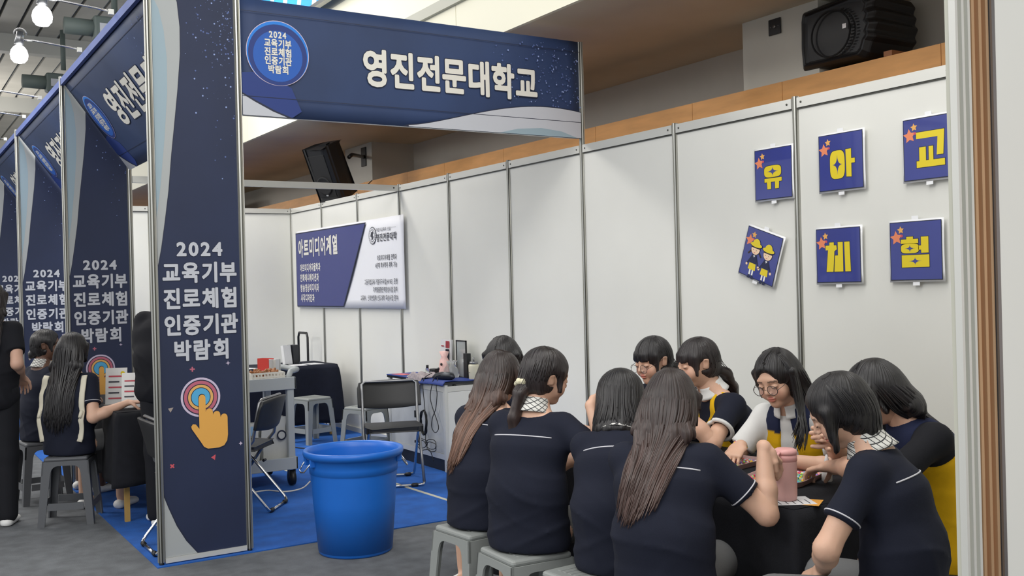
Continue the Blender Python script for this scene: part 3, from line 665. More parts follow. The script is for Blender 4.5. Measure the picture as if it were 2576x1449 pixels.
# each syllable drawn in a 0..1 box: yellow shapes, then star-shaped counters in the poster's blue
SYL = {
 'yu': ([squircle(.04, .50, .96, 1.0), R4(.05, .30, .98, .46), [(.18, .30), (.20, 0), (.40, 0), (.40, .30)], [(.62, .30), (.62, 0), (.82, 0), (.84, .30)]], [hole(.5, .75, .33, .20)]),
 'a': ([squircle(.0, .0, .60, 1.0), [(.66, .04), (.64, 1.0), (.86, 1.0), (.86, .66), (1, .66), (1, .50), (.86, .50), (.86, .02)]], [hole(.30, .5, .20, .36)]),
 'gyo': ([[(.0, .98), (1.0, .98), (.95, .30), (.72, .30), (.76, .80), (.0, .80)], R4(.0, 0, 1.0, .18), [(.10, .18), (.10, .56), (.34, .56), (.34, .18)], [(.44, .18), (.44, .56), (.60, .56), (.60, .18)]], []),
 'che': ([[(.0, .90), (.16, .90), (.16, 1.0), (.34, 1.0), (.34, .90), (.44, .90), (.46, .76), (.36, .70), (.30, .0), (.02, .0), (.10, .74), (.0, .74)], [(.38, .55), (.50, .55), (.50, 0), (.34, 0), (.36, .3)], [(.50, 1.0), (.70, 1.0), (.70, 0), (.50, 0)], [(.76, 1.0), (.97, 1.0), (1.0, 0), (.78, 0)]], []),
 'heom': ([[(.0, .78), (.0, .92), (.20, .92), (.20, 1.0), (.44, 1.0), (.44, .92), (.62, .92), (.62, .78)], squircle(.0, .46, .64, .77), [(.72, .98), (.98, .98), (.98, .46), (.72, .46), (.72, .56), (.62, .56), (.62, .70), (.72, .70)], R4(.02, 0, 1.0, .40)], [hole(.32, .615, .19, .12), hole(.5, .2, .24, .13)])}
class KidP:
    """draws the two children 1.3 times larger about each one's middle"""
    def __init__(s, p): s.p = p
    def c(s, u, v):
        cx = s.cx; cy = s.cy; return cx+(u-cx)*1.32, cy+(v-cy)*1.32
    def poly(s, q, m, k=None): s.p.poly([s.c(*a) for a in q], m, k)
    def circle(s, u, v, r, m, k=None, n=32, ry=None): u, v = s.c(u, v); s.p.circle(u, v, r*1.32, m, k, n, (ry or r)*1.32)
def make_poster(y_left, z_low, w, h, rot, key, box, label, cut=0):
    t = empty('poster', (4.312, y_left, z_low), 0, label, 'poster', 'laminated navy letter posters on the white wall'); t.rotation_euler = (rot, 0, 0)
    MB().grid(lambda u, v: (-.003-.006*(u*(1-u))-.004*math.sin(v*PI), -(-.009+u*(w+.018)), -.009+v*(h+.018)), 6, 6).build('laminate', MT['gloss'], t, solid=.001)
    p = Print((-.0095, 0, 0), (0, -1, 0), (0, 0, 1))
    p.poly(R4(0, 0, w, h), MT['outl'], 1); p.poly(R4(.004, .004, w-.004, h-.004), MT['poster'], 2)
    p.poly(star5(w*.13, h*.73, .036), MT['star'], 4); p.poly(star5(w*.22, h*.86, .020), MT['star2'], 4); p.circle(w*.24, h*.76, .007, MT['red'], 5, 12)
    if key in SYL:
        ye, ho = SYL[key]; bx0, bz0, bx1, bz1 = box
        f = lambda q: [(w*(bx0+(bx1-bx0)*a), h*(bz0+(bz1-bz0)*b)) for a, b in q]
        for q in ye:
            q = f(q); cx, cy = sum(a for a, b in q)/len(q), sum(b for a, b in q)/len(q)
            p.poly([(a+math.copysign(.0028, a-cx), b+math.copysign(.0028, b-cy)) for a, b in q], MT['outl'], 3); p.poly(q, MT['yel'], 4)
        for q in ho: p.poly(f(q), MT['poster'], 5)
    else:
        p0 = p; p = KidP(p0)
        for cx, cy, girl in ((w*.34, h*.37, 1), (w*.70, h*.35, 0)):
            p.cx, p.cy = cx, cy
            p.poly([(cx-.012, cy-.075), (cx-.003, cy-.075), (cx-.003, cy-.03), (cx-.012, cy-.03)], MT['white'], 4); p.poly([(cx+.004, cy-.075), (cx+.013, cy-.075), (cx+.013, cy-.03), (cx+.004, cy-.03)], MT['white'], 4)
            p.poly([(cx-.018, cy-.084), (cx-.002, cy-.084), (cx-.003, cy-.068), (cx-.013, cy-.068)], MT['navyp'], 5); p.poly([(cx+.003, cy-.084), (cx+.019, cy-.084), (cx+.014, cy-.068), (cx+.004, cy-.068)], MT['navyp'], 5)
            p.poly([(cx-.022, cy-.045), (cx+.022, cy-.045), (cx+.018, cy-.01), (cx-.018, cy-.01)], MT['yel'], 5)
            for q in (-1, 1): p.poly([(cx+q*.014, cy+.02), (cx+q*.036, cy-.02), (cx+q*.030, cy-.025), (cx+q*.010, cy+.005)], MT['navyp'], 4); p.circle(cx+q*.035, cy-.026, .006, MT['skinp'], 5, 10)
            p.poly([(cx-.019, cy-.016), (cx+.019, cy-.016), (cx+.015, cy+.022), (cx-.015, cy+.022)], MT['navyp'], 6); p.poly([(cx-.006, cy+.02), (cx+.006, cy+.02), (cx, cy+.010)], MT['white'], 7)
            if girl:
                for q in (-1, 1): p.poly([(cx+q*.022, cy+.045), (cx+q*.042, cy+.022), (cx+q*.036, cy+.018), (cx+q*.020, cy+.036)], MT['hairp'], 5)
            p.circle(cx, cy+.048, .027, MT['outl'], 6, 24, .026); p.circle(cx, cy+.048, .025, MT['skinp'], 7, 24, .024)
            p.poly([(cx-.025, cy+.052), (cx+.025, cy+.052), (cx+.022, cy+.068), (cx-.022, cy+.068)], MT['hairp'], 8)
            p.circle(cx, cy+.066, .036, MT['outl'], 9, 24, .012); p.circle(cx, cy+.067, .034, MT['yel'], 10, 24, .010)
            p.poly([(cx+.022*math.cos(a), cy+.070+.024*math.sin(a)) for a in np.linspace(0, PI, 12)], MT['yel'], 11)
            for q in (-1, 1): p.circle(cx+q*.009-.003, cy+.043, .0018, MT['navyp'], 9, 8)
            p.poly([(cx-.008, cy+.033), (cx+.004, cy+.033), (cx-.002, cy+.030)], MT['red'], 9)
        p = p0
    p.build('print', t)
    for v in (h+.004, -.026): MB().box((-.004, -w*.55, v), (-.002, -w*.42, v+.022)).build('tape', MT['gloss'], t)
make_poster(4.15, 1.968, .275, .285, 0, 'yu', (.24, .20, .74, .66), 'navy poster with a yellow syllable, upper left, tucked against the wall post')
make_poster(3.686, 1.975, .285, .297, .0, 'a', (.26, .20, .82, .70), 'navy poster with a yellow syllable, upper middle, round letter with a star hole')
make_poster(3.162, 1.978, .283, .300, 0, 'gyo', (.26, .20, .80, .78), 'navy poster with a yellow syllable, upper right, crinkled with bright reflections')
make_poster(3.718, 1.490, .288, .287, 0, 'che', (.22, .20, .78, .74), 'navy poster with a yellow syllable, lower middle, tall slender letter')
make_poster(3.252, 1.494, .290, .288, 0, 'heom', (.22, .22, .76, .74), 'navy poster with a yellow syllable, lower right, square letter with two star holes')
make_poster(4.300, 1.561, .275, .285, .33, 'kids', None, 'tilted navy poster with two cartoon children in yellow hats, lower left')
# ---------------------------------------------------------------- hanging banner
t = empty('wall_banner', (4.308, 11.545, 1.33), 0, 'wide white and navy department banner hung across the far wall panels', 'banner')
BL, BH = 2.86, .88
MB().grid(lambda u, v: (-.006-.008*math.sin(u*9)*math.sin(v*3), .01-u*(BL+.02), -.01+v*(BH+.02)), 40, 10).build('sheet', MT['bannerw'], t, solid=.001)
p = Print((-.016, 0, 0), (0, -1, 0), (0, 0, 1))
p.poly([(0, 0), (1.40, 0), (2.02, BH-.01), (0, BH-.01)], MT['outl'], 1); p.poly([(.012, .012), (1.388, .012), (1.995, BH-.022), (.012, BH-.022)], MT['bannerb'], 2)
def fit(s_, u0, u1, v, hh, m, b, k=4, o=0): n = sum(1 if ord(c) > 255 else (.62 if c != ' ' else .4) for c in s_); p.text(s_, u0, v, (u1-u0)/n, hh, m, k, b, o, MT['outl'], 'l', 1)
fit('아트미디어계열', .08, 1.28, .572, .225, MT['letter'], .036, 4, .02)
for i, (s_, e) in enumerate((('아트미디어자율학과', .765), ('만화애니메이션과', .707), ('방송영상미디어과', .703), ('시각디자인과', .562))): fit(s_, .125, e, .405-i*.117, .098, MT['letter'], .03)
fit('주문식교육의 산실', 2.267, 2.60, .755, .04, MT['ink'], .01); fit('영진전문대학', 2.262, 2.735, .655, .085, MT['ink'], .02)
p.poly(R4(2.60, .782, 2.72, .784), MT['ink'], 3)
for s_, a, e, v in (('아트미디어계열 전학과', 2.27, 2.722, .464), ('4년제 학사학위 취득 가능', 2.226, 2.726, .390), ('고등직업교육 거점지구사업(HiVE) 운영', 1.955, 2.726, .228), ('지역맞춤형인력양성사업 참여', 2.155, 2.72, .148), ('교육부, 산학연협력 선도대학 육성사업 참여', 1.846, 2.726, .066)): fit(s_, a, e, v, .062, MT['ink'], .012)
for r_, m_, k in ((.088, 'ink', 3), (.080, 'bannerw', 4), (.062, 'ink', 5), (.055, 'bannerw', 6)): p.circle(2.174, .725, r_, MT[m_], k, 36)
p.poly([(2.13, .72), (2.15, .76), (2.19, .77), (2.21, .75), (2.19, .73), (2.21, .71), (2.19, .685), (2.15, .68), (2.16, .705)], MT['ink'], 7)
for a in np.linspace(0, 2*PI, 20, endpoint=False): p.circle(2.174+.071*math.cos(a), .725+.071*math.sin(a), .005, MT['ink'], 5, 6)
p.build('print', t)
# ---------------------------------------------------------------- loudspeakers
def speaker_body(mb, w, d, h):
    """tapered cabinet, local: front +y, height z, centred at base"""
    f = [(-w/2, d*.5), (-w*.36, d*.62), (w*.36, d*.62), (w/2, d*.5), (w*.44, d*0), (w*.30, -d*.42), (-w*.30, -d*.42), (-w*.44, 0)]
    mb.prism(f, (0, 0, 0), (1, 0, 0), (0, 1, 0), (0, 0, 1), h); return mb
SPK = 1.19
t = empty('loudspeaker', (3.80*SPK, 8.97*SPK, CH+(2.42-CH)*SPK), 0, 'black loudspeaker tilted down, hung on a wall bracket above the far panels', 'speaker', 'black loudspeakers')
t.rotation_euler = (math.radians(-24), 0, math.radians(112)); t.scale = (1.05, 1.05, 1.05)
speaker_body(MB(), .34, .30, .56).build('cabinet', MT['black'], t, bevel=.02)
MB().box((-.125, .182, .04), (.125, .190, .50)).build('grille', MT['blackg'], t, bevel=.01)
MB().lathe([(.10, 0), (.10, .012), (.085, .014), (.07, .004), (.02, .002)], n=28).build('woofer_ring', MT['blackg'], t).matrix_local = Matrix.Translation((0, .188, .17)) @ Matrix.Rotation(-PI/2, 4, 'X')
MB().box((-.01, .190, .055), (.02, .193, .08)).build('badge', MT['chrome'], t)
MB().box((-.05, -.03, .56), (.05, .03, .575)).box((-.12, -.02, .56), (-.09, .02, .572)).build('rail_lug', MT['black'], t)
SP0 = Vector((3.90*SPK, 8.93*SPK, CH+(2.80-CH)*SPK)); bd = Vector((5.305, 11.80, 3.19))-SP0
t = empty('speaker_bracket', tuple(SP0), 0, 'black wall arm that carries the tilted loudspeaker', 'bracket')
MB().tube([(-.06, -.05, -.04), (0, 0, 0), tuple(bd)], .022, 10).build('arm', MT['black'], t)
MB().box(tuple(bd-Vector((.0, .07, .12))), tuple(bd+Vector((.012, .07, .12)))).build('wall_plate', MT['black'], t, bevel=.005)
o = MB().tube(spline([(4.62, 10.75, 2.86), (4.75, 10.85, 2.74), (4.95, 11.1, 2.70), (5.28, 11.5, 2.86)]), .006, 6).build('speaker_cable', MT['wire']); put(o, 'thin cable drooping from the tilted loudspeaker to the wall', 'cable')
t = empty('loudspeaker', (5.52, 4.40, kz(2.73)+.035), 0, 'big black loudspeaker lying on its side on the timber ledge at the top right', 'speaker', 'black loudspeakers')
t.rotation_euler = (0, 0, 0)
f = [(-.34, -.02), (-.355, .12), (-.35, .30), (-.335, .355), (.18, .385), (.33, .36), (.375, .31), (.35, .27), (.385, .24), (.36, .20), (.395, .17), (.36, .12), (.38, .09), (.34, .06), (.31, .0), (.27, -.03)]
sp_ = MB(); n = len(f); vs = []
for x, s_ in ((-.22, .80), (-.245, .86), (-.20, 1.0), (.22, .96)): vs += [(x, -a*s_*.82-.01, .19+(b*1.05-.18)*s_) for a, b in f]
fs = [(k*n+i, k*n+(i+1) % n, (k+1)*n+(i+1) % n, (k+1)*n+i) for k in range(3) for i in range(n)]+[tuple(range(n))[::-1], tuple(3*n+i for i in range(n))]
cab_ = sp_.add(vs, fs).build('cabinet', MT['black'], t, bevel=.012)
q = MB().tube([(-.246, -(.0+.155*math.cos(a)), .18+.155*math.sin(a)*.95) for a in np.linspace(0, 2*PI, 30, endpoint=False)], .006, 6, True)
q.build('woofer_ring', MT['blackg'], t)
q = MB()
for a in np.linspace(2.2, 4.2, 18): q.box((-.252, .02-.19*-math.cos(a)*1-.02, .18+.17*math.sin(a)-.004), (-.244, .02-.19*-math.cos(a)+.0, .18+.17*math.sin(a)+.004))
q.build('vent_slot', MT['blackg'], t)
MB().box((-.252, -.13, .19), (-.246, -.10, .22)).build('badge', MT['chrome'], t)
for i, yy in enumerate((4.60, 4.02)):
    o = MB().box((5.34, yy-.03, kz(2.73)), (5.70, yy+.03, kz(2.73)+.033)).build('timber_block', MT['wood2']); put(o, ('small timber block under the left end of the big loudspeaker', 'small timber block under the right end of the big loudspeaker')[i], 'block', 'blocks under the loudspeaker')
# ---------------------------------------------------------------- back table with its things
cloth_table(2.50, 9.95, 4.12, 10.62, .74, .60, ('table under a dark cloth at the back of the booth', 'dark navy cloth draped over the back table'), MT['navycloth'], 9, legm=MT['woodleg'])
t = empty('hand_truck', (4.22, 11.05, 0.006), 0, 'black hand truck handle sticking up behind the back table', 'trolley')
MB().tube([(-.05, .16, .05), (-.05, .16, .98), (-.05, .13, 1.03), (-.05, -.10, 1.03), (-.05, -.13, .98), (-.05, -.13, .05)], .014, 8).build('handle', MT['black'], t)
MB().box((-.22, -.16, .0), (-.04, .19, .02)).build('toe_plate', MT['black'], t)
for s_ in (-.19, .22): MB().cyl((.0, s_-.02, .08), (.0, s_+.02, .08), .075, n=20).build('wheel', MT['black'], t)
t = empty('display_block', (3.72, 10.30, .745), .35, 'small clear and grey photo block standing on the back table', 'photo block')
MB().box((-.07, -.01, 0), (.03, .03, .20), 0, RX(-.15)).build('photo', MT['paper'], t)
MB().box((.04, -.02, 0), (.12, .07, .20), 0, RZ(.1)).build('box', MT['dsteel'], t)
p = Print((-.06, -.018, .03), (1, 0, 0), (0, .15, 1)); p.poly(R4(.01, .01, .06, .06), MT['outl'], 1); p.poly(R4(.01, .09, .06, .15), MT['letter2'], 1); p.build('print', t)
for i, (x, y, r) in enumerate(((3.55, 10.05, .2), (3.75, 10.12, -.1), (3.93, 10.15, .15), (3.2, 10.1, .3))): sheet('leaflet', (x, y, .7435), r, .15, .21, MT['paper'], ('white leaflet on the back table, left of the other two', 'white leaflet lying in the middle of the back table', 'white leaflet at the right end of the back table', 'white leaflet on the back table behind the red binder')[i], group='leaflets on the back table', lines=5)
# ---------------------------------------------------------------- utility cart
t = empty('utility_cart', (2.45, 7.86, 0.006), 0, 'grey two-shelf utility cart with a curved push handle behind the column', 'cart')
for x in (-.29, .29):
    for y in (-.27, .27):
        MB().box((x-.028, y-.028, .17), (x+.028, y+.028, .83)).build('post', MT['plastgrey'], t, bevel=.01)
        c = MB().cyl((x-.018, y, .062), (x+.018, y, .062), .058, n=24).build('caster', MT['black'], t)
        MB().box((x-.027, y-.02, .07), (x-.02, y+.02, .17)).box((x+.02, y-.02, .07), (x+.027, y+.02, .17)).cyl((x-.02, y, .062), (x+.02, y, .062), .025, n=16, m=0).build('fork', MT['dsteel'], c)
for z, n_ in ((.14, 'lower_shelf'), (.76, 'upper_shelf')):
    m = MB().box((-.32, -.30, z), (.32, .30, z+.02))
    for a, b in (((-.33, -.31), (.33, -.295)), ((-.33, .295), (.33, .31)), ((-.33, -.31), (-.315, .31)), ((.315, -.31), (.33, .31))): m.box((a[0], a[1], z-.01), (b[0], b[1], z+.085))
    m.build(n_, MT['plastgrey'], t, bevel=.004)
MB().tube([(.29, -.26, .80), (.29, -.26, .85), (.31, -.25, .885), (.37, -.22, .895), (.37, .22, .895), (.31, .25, .885), (.29, .26, .85), (.29, .26, .80)], .023, 10).build('handle', MT['plastgrey'], t)
MB().tube([(.40, -.22, .94), (.34, -.25, .945), (.0, -.27, .945), (-.3, -.27, .94)], .016, 10).build('handle_rail', MT['plastgrey'], t) if False else None
bk = empty('basket', (2.58, 7.71, .79), 0, 'white perforated plastic basket of small things on the cart', 'basket')
m = MB()
for (x0, y0, x1, y1) in ((-.13, -.10, .13, -.095), (-.13, .095, .13, .10), (-.13, -.10, -.125, .10), (.125, -.10, .13, .10)):
    for z in (0, .03, .06, .09): m.box((x0, y0, z), (x1, y1, z+.014))
    n_ = 10
    for i in range(n_+1):
        u = i/n_; cx, cy = x0+(x1-x0)*u if x1-x0 > .1 else (x0+x1)/2, y0+(y1-y0)*u if y1-y0 > .1 else (y0+y1)/2
        m.box((cx-.005, cy-.003 if x1-x0 > .1 else cy-.005, 0), (cx+.005, cy+.003 if x1-x0 > .1 else cy+.005, .10))
m.box((-.13, -.10, 0), (.13, .10, .004)); m.build('shell', MT['basket'], bk)
m = MB(); r = random.Random(2)
for i in range(26): x, y = r.uniform(-.1, .1), r.uniform(-.07, .07); m.tube([(x, y, .075+r.random()*.03), (x+r.uniform(-.04, .04), y+r.uniform(-.03, .03), .095+r.random()*.03)], .011, 6)
o = m.build('small_packets', MT['wood2'], bk); o['kind'] = 'stuff'
for i, (x, c) in enumerate(((2.66, 'redb'), (2.715, 'bag'))):
    b = empty('ring_binder', (x+.0, 7.90, .785), .5, ('red ring binder standing on the cart', 'grey file standing beside the red binder on the cart')[i], 'binder')
    MB().box((-.03, -.06, 0), (-.027, .06, .20-.01*i)).box((.027, -.06, 0), (.03, .06, .20-.01*i)).box((-.03, .057, 0), (.03, .06, .20-.01*i)).build('cover', MT[c], b)
    MB().box((-.024, -.055, .006), (.022, .055, .19)).build('pages', MT['paper'], b)
def bagf(loc, rz, w, d, h, label, name='paper_bag'):
    t = empty(name, loc, rz, label, 'bag', 'paper bags on the cart')
    m = MB()
    for a, b in (((-w/2, -d/2), (w/2, -d/2)), ((w/2, -d/2), (w/2, d/2)), ((w/2, d/2), (-w/2, d/2)), ((-w/2, d/2), (-w/2, -d/2))):
        m.grid(lambda u, v, a=a, b=b: ((a[0]+(b[0]-a[0])*u)*(1+.08*v)+.006*math.sin(9*v+5*u), (a[1]+(b[1]-a[1])*u)*(1-.5*v*(1 if abs(a[1]-b[1]) < 1e-6 else .9))+.006*math.sin(7*v+8*u), h*v), 6, 8)
    m.box((-w/2, -d/2, 0), (w/2, d/2, .002)); m.build('body', MT['bag'], t)
    for s_ in (-1, 1): MB().tube([(-w*.2, s_*d*.25, h*.97), (-w*.12, s_*d*.25, h*1.14), (w*.12, s_*d*.25, h*1.14), (w*.2, s_*d*.25, h*.97)], .003, 6).build('handle', MT['paper'], t)
    return t
b = bagf((2.64, 7.74, .17), .1, .20, .12, .36, 'white paper bag with a dark logo ring on the lower shelf of the cart')
p = Print((-.1, -.075, 0), (1, 0, 0), (0, .08, 1)); 
for r_, m_, k in ((.04, 'outl', 3), (.028, 'bag', 4)): p.circle(.155, .22, r_, MT[m_], k+6)
p.build('print', b)
b = bagf((2.42, 7.74, .17), -.1, .20, .13, .33, 'white paper bag with blue panels, left on the lower shelf of the cart')
p = Print((-.1, -.078, 0), (1, 0, 0), (0, .08, 1)); p.poly(R4(.02, .02, .16, .08), MT['skyb'], 8); p.poly(R4(.02, .24, .16, .31), MT['ltblue'], 8); p.build('print', b)
# ---------------------------------------------------------------- cabinet and its things
CX, CY = 3.93, 7.26
t = empty('info_counter', (4.115, 7.79, 0.006), 0, 'white panelled exhibition counter with aluminium edges against the wall', 'cabinet')
x0, x1, y0, y1, zt = -.185, .185, -.53, .53, .715
for x in (x0, x1-.03):
    for y in (y0, y1-.03): MB().box((x, y, 0), (x+.03, y+.03, zt)).build('corner_post', MT['aluw'], t, bevel=.003)
for z in (.10, zt-.06):
    MB().box((x0+.004, y0+.03, z), (x0+.02, y1-.03, z+.045)).build('rail', MT['aluw'], t); MB().box((x0+.03, y0+.004, z), (x1-.03, y0+.02, z+.045)).build('rail', MT['aluw'], t)
MB().box((x0+.008, y0+.032, .147), (x0+.014, -.004, zt-.062)).build('door', MT['cabinet'], t); MB().box((x0+.008, .004, .147), (x0+.014, y1-.032, zt-.062)).build('door', MT['cabinet'], t)
MB().box((x0+.03, y0+.008, .147), (x1-.03, y0+.014, zt-.062)).build('side_panel', MT['panel'], t)
MB().box((x0+.02, y0+.02, 0), (x1-.01, y1-.02, .10)).build('gap_dark', MT['black'], t)  # black block put in for the dark gap below the rail
MB().box((x0-.008, y0-.008, zt), (x1, y1+.008, zt+.02)).build('worktop', MT['dsteel'], t)
MB().box((x0-.008, .002, .40), (x0+.008, .012, .46)).build('door_pull', MT['black'], t)
ZC = .742
def on(x, y): return (CX+x, CY+y, ZC)
o = MB().grid(lambda u, v: (CX-.03+.36*u, CY-.02+.46*v, ZC+.004+.004*math.sin(u*7+v*5)-(.03 if u < .04 else 0)), 14, 12).build('cloth_mat', MT['bluemat'], solid=.004); put(o, 'crumpled blue cloth hanging over the near corner of the counter', 'cloth')
o = MB().box((CX-.02, CY+.62, ZC), (CX+.28, CY+1.05, ZC+.006)).build('cutting_mat', MT['bluemat']); put(o, 'flat blue mat on the far end of the counter', 'mat')
for i, (x, y, r) in enumerate(((.07, .92, .2), (.12, .70, -.15))): sheet('leaflet', (CX+x, CY+y, ZC+.0065), r, .10, .17, MT['pinkp'], ('red and pink leaflet on the blue mat, far end of the counter', 'pink folded leaflet on the counter beside the grey scarf')[i], group='pink leaflets on the counter')
t = empty('pink_pouch', on(.20, .36), 0, 'pink padded pouch with black spots standing on the counter', 'pouch')
m = MB(); m.lathe([(.055, 0), (.07, .04), (.066, .11), (.055, .15), (.035, .18), (.06, .225), (.02, .23)], (0, 0, 0), 16, sx=.6); m.build('body', MT['fuzzy'], t)
m = MB(); 
for y, z in ((-.02, .12), (-.01, .04), (.03, .08)): m.cyl((-.046, y, z), (-.036, y, z), .011, n=12)
m.build('spot', MT['black'], t)
t = empty('makeup_mirror', on(.30, .24), 0, 'black-framed rectangular mirror standing on the counter', 'mirror')
MB().box((0, -.075, .01), (.006, .075, .31)).build('pane', MT['mirror'], t)
MB().box((-.004, -.085, 0), (.008, -.075, .32)).box((-.004, .075, 0), (.008, .085, .32)).box((-.004, -.085, .31), (.008, .085, .32)).box((-.004, -.085, 0), (.008, .085, .012)).build('frame', MT['black'], t)
t = empty('black_box', on(.29, .125), 0, 'upright black box standing beside the mirror', 'box')
MB().box((-.02, -.03, 0), (.02, .03, .215)).build('carton', MT['black'], t, bevel=.002); MB().box((-.021, -.03, .18), (-.02, .03, .182)).build('seam', MT['dsteel'], t)
t = empty('tumbler', on(.30, .035), 0, 'beige tumbler with a metal lid at the near end of the counter', 'tumbler')
MB().lathe([(.036, 0), (.042, .01), (.044, .11), (.042, .125), (.03, .13)], n=28).build('body', MT['beige'], t)
MB().lathe([(.036, .13), (.036, .148), (.03, .152), (.005, .152)], n=24).cyl((.0, .0, .15), (0, 0, .185), .007, n=8).build('lid', MT['steel'], t)
p = Print((-.0462, .02, .06), (0, -1, 0), (0, 0, 1)); p.poly(R4(0, 0, .036, .003), MT['ink'], 1); p.build('print', t)
t = empty('leaflet_stand', on(.27, .52), 0, 'clear stand of white and red leaflets at the back of the counter', 'leaflet stand')
MB().box((0, -.14, 0), (.02, .04, .32), 0, RY(.05)).build('leaflets', MT['paper'], t); MB().box((-.03, -.14, 0), (.03, .04, .004)).build('base', MT['glassy'], t)
p = Print((-.008, .04, .02), (0, -1, 0), (.05, 0, 1)); p.poly(R4(.10, .23, .165, .29), MT['red'], 12); p.poly(R4(.10, .05, .165, .22), MT['outl'], 12); p.poly(R4(.10, .12, .15, .14), MT['letter'], 13); p.poly(R4(.02, .24, .07, .25), MT['red'], 12)
for i in range(6): p.poly(R4(.02, .05+.025*i, .08-.01*(i % 3), .056+.025*i), MT['ink'], 12); p.build('print', t)
t = empty('clear_bag', on(.22, .27), 0, 'crumpled clear plastic bag behind the pink pouch on the counter', 'bag')
m = MB(); r = random.Random(5); m.lathe([(.05, 0), (.065, .03), (.06, .08), (.035, .12), (.05, .15)], n=14, cap=False)
m.v = [(a+r.uniform(-.008, .008), b+r.uniform(-.008, .008), c) for a, b, c in m.v]; m.build('film', MT['glassy'], t)
t = empty('ink_bottle', on(.16, .60), 0, 'small black-capped clear bottle on the counter', 'bottle')
MB().lathe([(.016, 0), (.016, .07), (.01, .075)], n=16).build('body', MT['glassy'], t); MB().lathe([(.012, .075), (.012, .10), (.004, .10)], n=14).build('cap', MT['black'], t)
t = empty('camera_box', on(.17, .49), .3, 'small black box beside the pink pouch', 'box'); MB().box((-.03, -.035, 0), (.03, .035, .075)).build('body', MT['black'], t, bevel=.006); MB().cyl((-.03, 0, .04), (-.045, 0, .04), .018, n=16).build('knob', MT['dsteel'], t)
t = empty('grey_scarf', on(-.0, .48), 0, 'soft pinkish grey scarf trailing over the counter edge', 'scarf')
m = MB().grid(lambda u, v: (.13-.16*u-.02*math.sin(3*u), .28*v-.16+.10*u+.02*math.sin(u*6), .035*math.sin(v*PI)*(1+.3*math.sin(u*14+v*6))+.012-(0 if u < .8 else (u-.8)*.6)), 18, 10); m.build('fabric', mat('scarf', 'a79da0', .95, var=.2, vscale=40, bump=.6, bscale=120), t, solid=.004)
t = empty('hair_iron', on(.10, .20), .5, 'dark grey padded case lying on the blue cloth on the counter', 'case')
MB().tube([(-.04, -.13, .028), (-.03, -.10, .036), (.0, .0, .036), (.02, .08, .03), (.03, .12, .018)], [.012, .032, .034, .026, .012], 12).build('case', MT['dsteel'], t); MB().tube([(-.04, -.09, .062), (-.01, .0, .068), (.02, .08, .052)], .003, 6).build('zip', MT['steel'], t)
def cable(pts, r, label, m='wire'):
    o = MB().tube(spline(pts), r, 6).build('power_cable', MT[m]); put(o, label, 'cable'); return o
xf = CX-.022
def F(px, py, d=0):                                            # a point on the counter's front face, y towards the far end
    return (xf-d, px, py)
pts = [(CX+.08, 7.62, ZC+.05), (CX+.0, 7.60, ZC+.02), F(7.60, .70), F(7.58, .55), F(7.57, .45)]
r = random.Random(4)
for k in range(7):
    for a in np.linspace(0, 2*PI, 8, endpoint=False): pts.append(F(7.575+(.045+.012*r.random())*math.sin(a), .41+(.09+.02*r.random())*math.cos(a)-.02, .004+.02*r.random()))
pts += [F(7.57, .30)]
for k in range(4):
    q = (k % 2)*2-1
    for a in np.linspace(0, 2*PI, 8, endpoint=False): pts.append(F(7.53+q*(.085-.085*math.cos(a)), .22+.04*math.sin(a)-.02*k*.5, .004+.02*r.random()))
pts += [F(7.50, .16), F(7.44, .08)]
cable(pts, .0035, 'black power cable bundled in loops hanging down the counter front')
cable([(CX+.05, 7.42, ZC+.045), (CX+.0, 7.43, ZC+.03), F(7.44, .70), F(7.47, .60), F(7.42, .50), F(7.36, .42), F(7.34, .36), F(7.40, .32), F(7.46, .36), F(7.44, .44), F(7.38, .52), F(7.35, .64), F(7.36, .70), (CX+.0, 7.37, ZC+.03)], .0035, 'thin black cable in a single figure-eight loop on the counter front')
cable([(2.9, 7.62, .01), (2.75, 7.40, .01), (2.6, 7.35, .012), (2.5, 7.5, .01), (2.3, 7.45, .01)], .006, 'white cable snaking on the blue carpet by the cart wheels', 'basket')
cable([(3.3, 9.8, .011), (3.5, 9.2, .011), (3.9, 9.0, .011), (4.2, 8.8, .011)], .006, 'black cable on the blue carpet near the back stools')
# ---------------------------------------------------------------- left booth table
cloth_table(1.36, 7.05, 1.98, 8.45, .74, .48, ('table on wooden legs under a black cloth in the left booth', 'black cloth draped over the left booth table'), MT['cloth'], 2, legm=MT['woodleg'], amp=.015)
def stand(name, loc, rz, w, h, label, red=True):
    t = empty(name, loc, rz, label, 'leaflet stand', 'white leaflet stands on the left table'); MB().box((-w/2, 0, 0), (w/2, .004, h), 0, RX(-.12), (0, 0, 0)).build('panel', MT['white'], t); MB().box((-w/2, -.03, 0), (w/2, .05, .003)).build('base', MT['glassy'], t)
    p = Print((-w/2, -.002, 0), (1, 0, 0), (0, .12, 1))
    for i in range(5): p.poly(R4(w*.15, h*(.15+.15*i), w*(.85-.2*(i % 2)), h*(.19+.15*i)), MT['red' if red and i % 2 == 0 else 'ink'], 2)
    p.circle(w*.8, h*.85, w*.1, MT['yel'], 2); p.build('print', t)
stand('leaflet_stand', (1.50, 7.30, .7425), -.5, .13, .24, 'white leaflet stand with red lines on the left table, nearest')
stand('leaflet_stand', (1.46, 7.60, .7425), -.5, .15, .26, 'wider white leaflet stand behind the others on the left table')
stand('leaflet_stand', (1.62, 7.42, .7425), -1.0, .10, .36, 'tall narrow picture stand on the left table beside the leaflets', False)
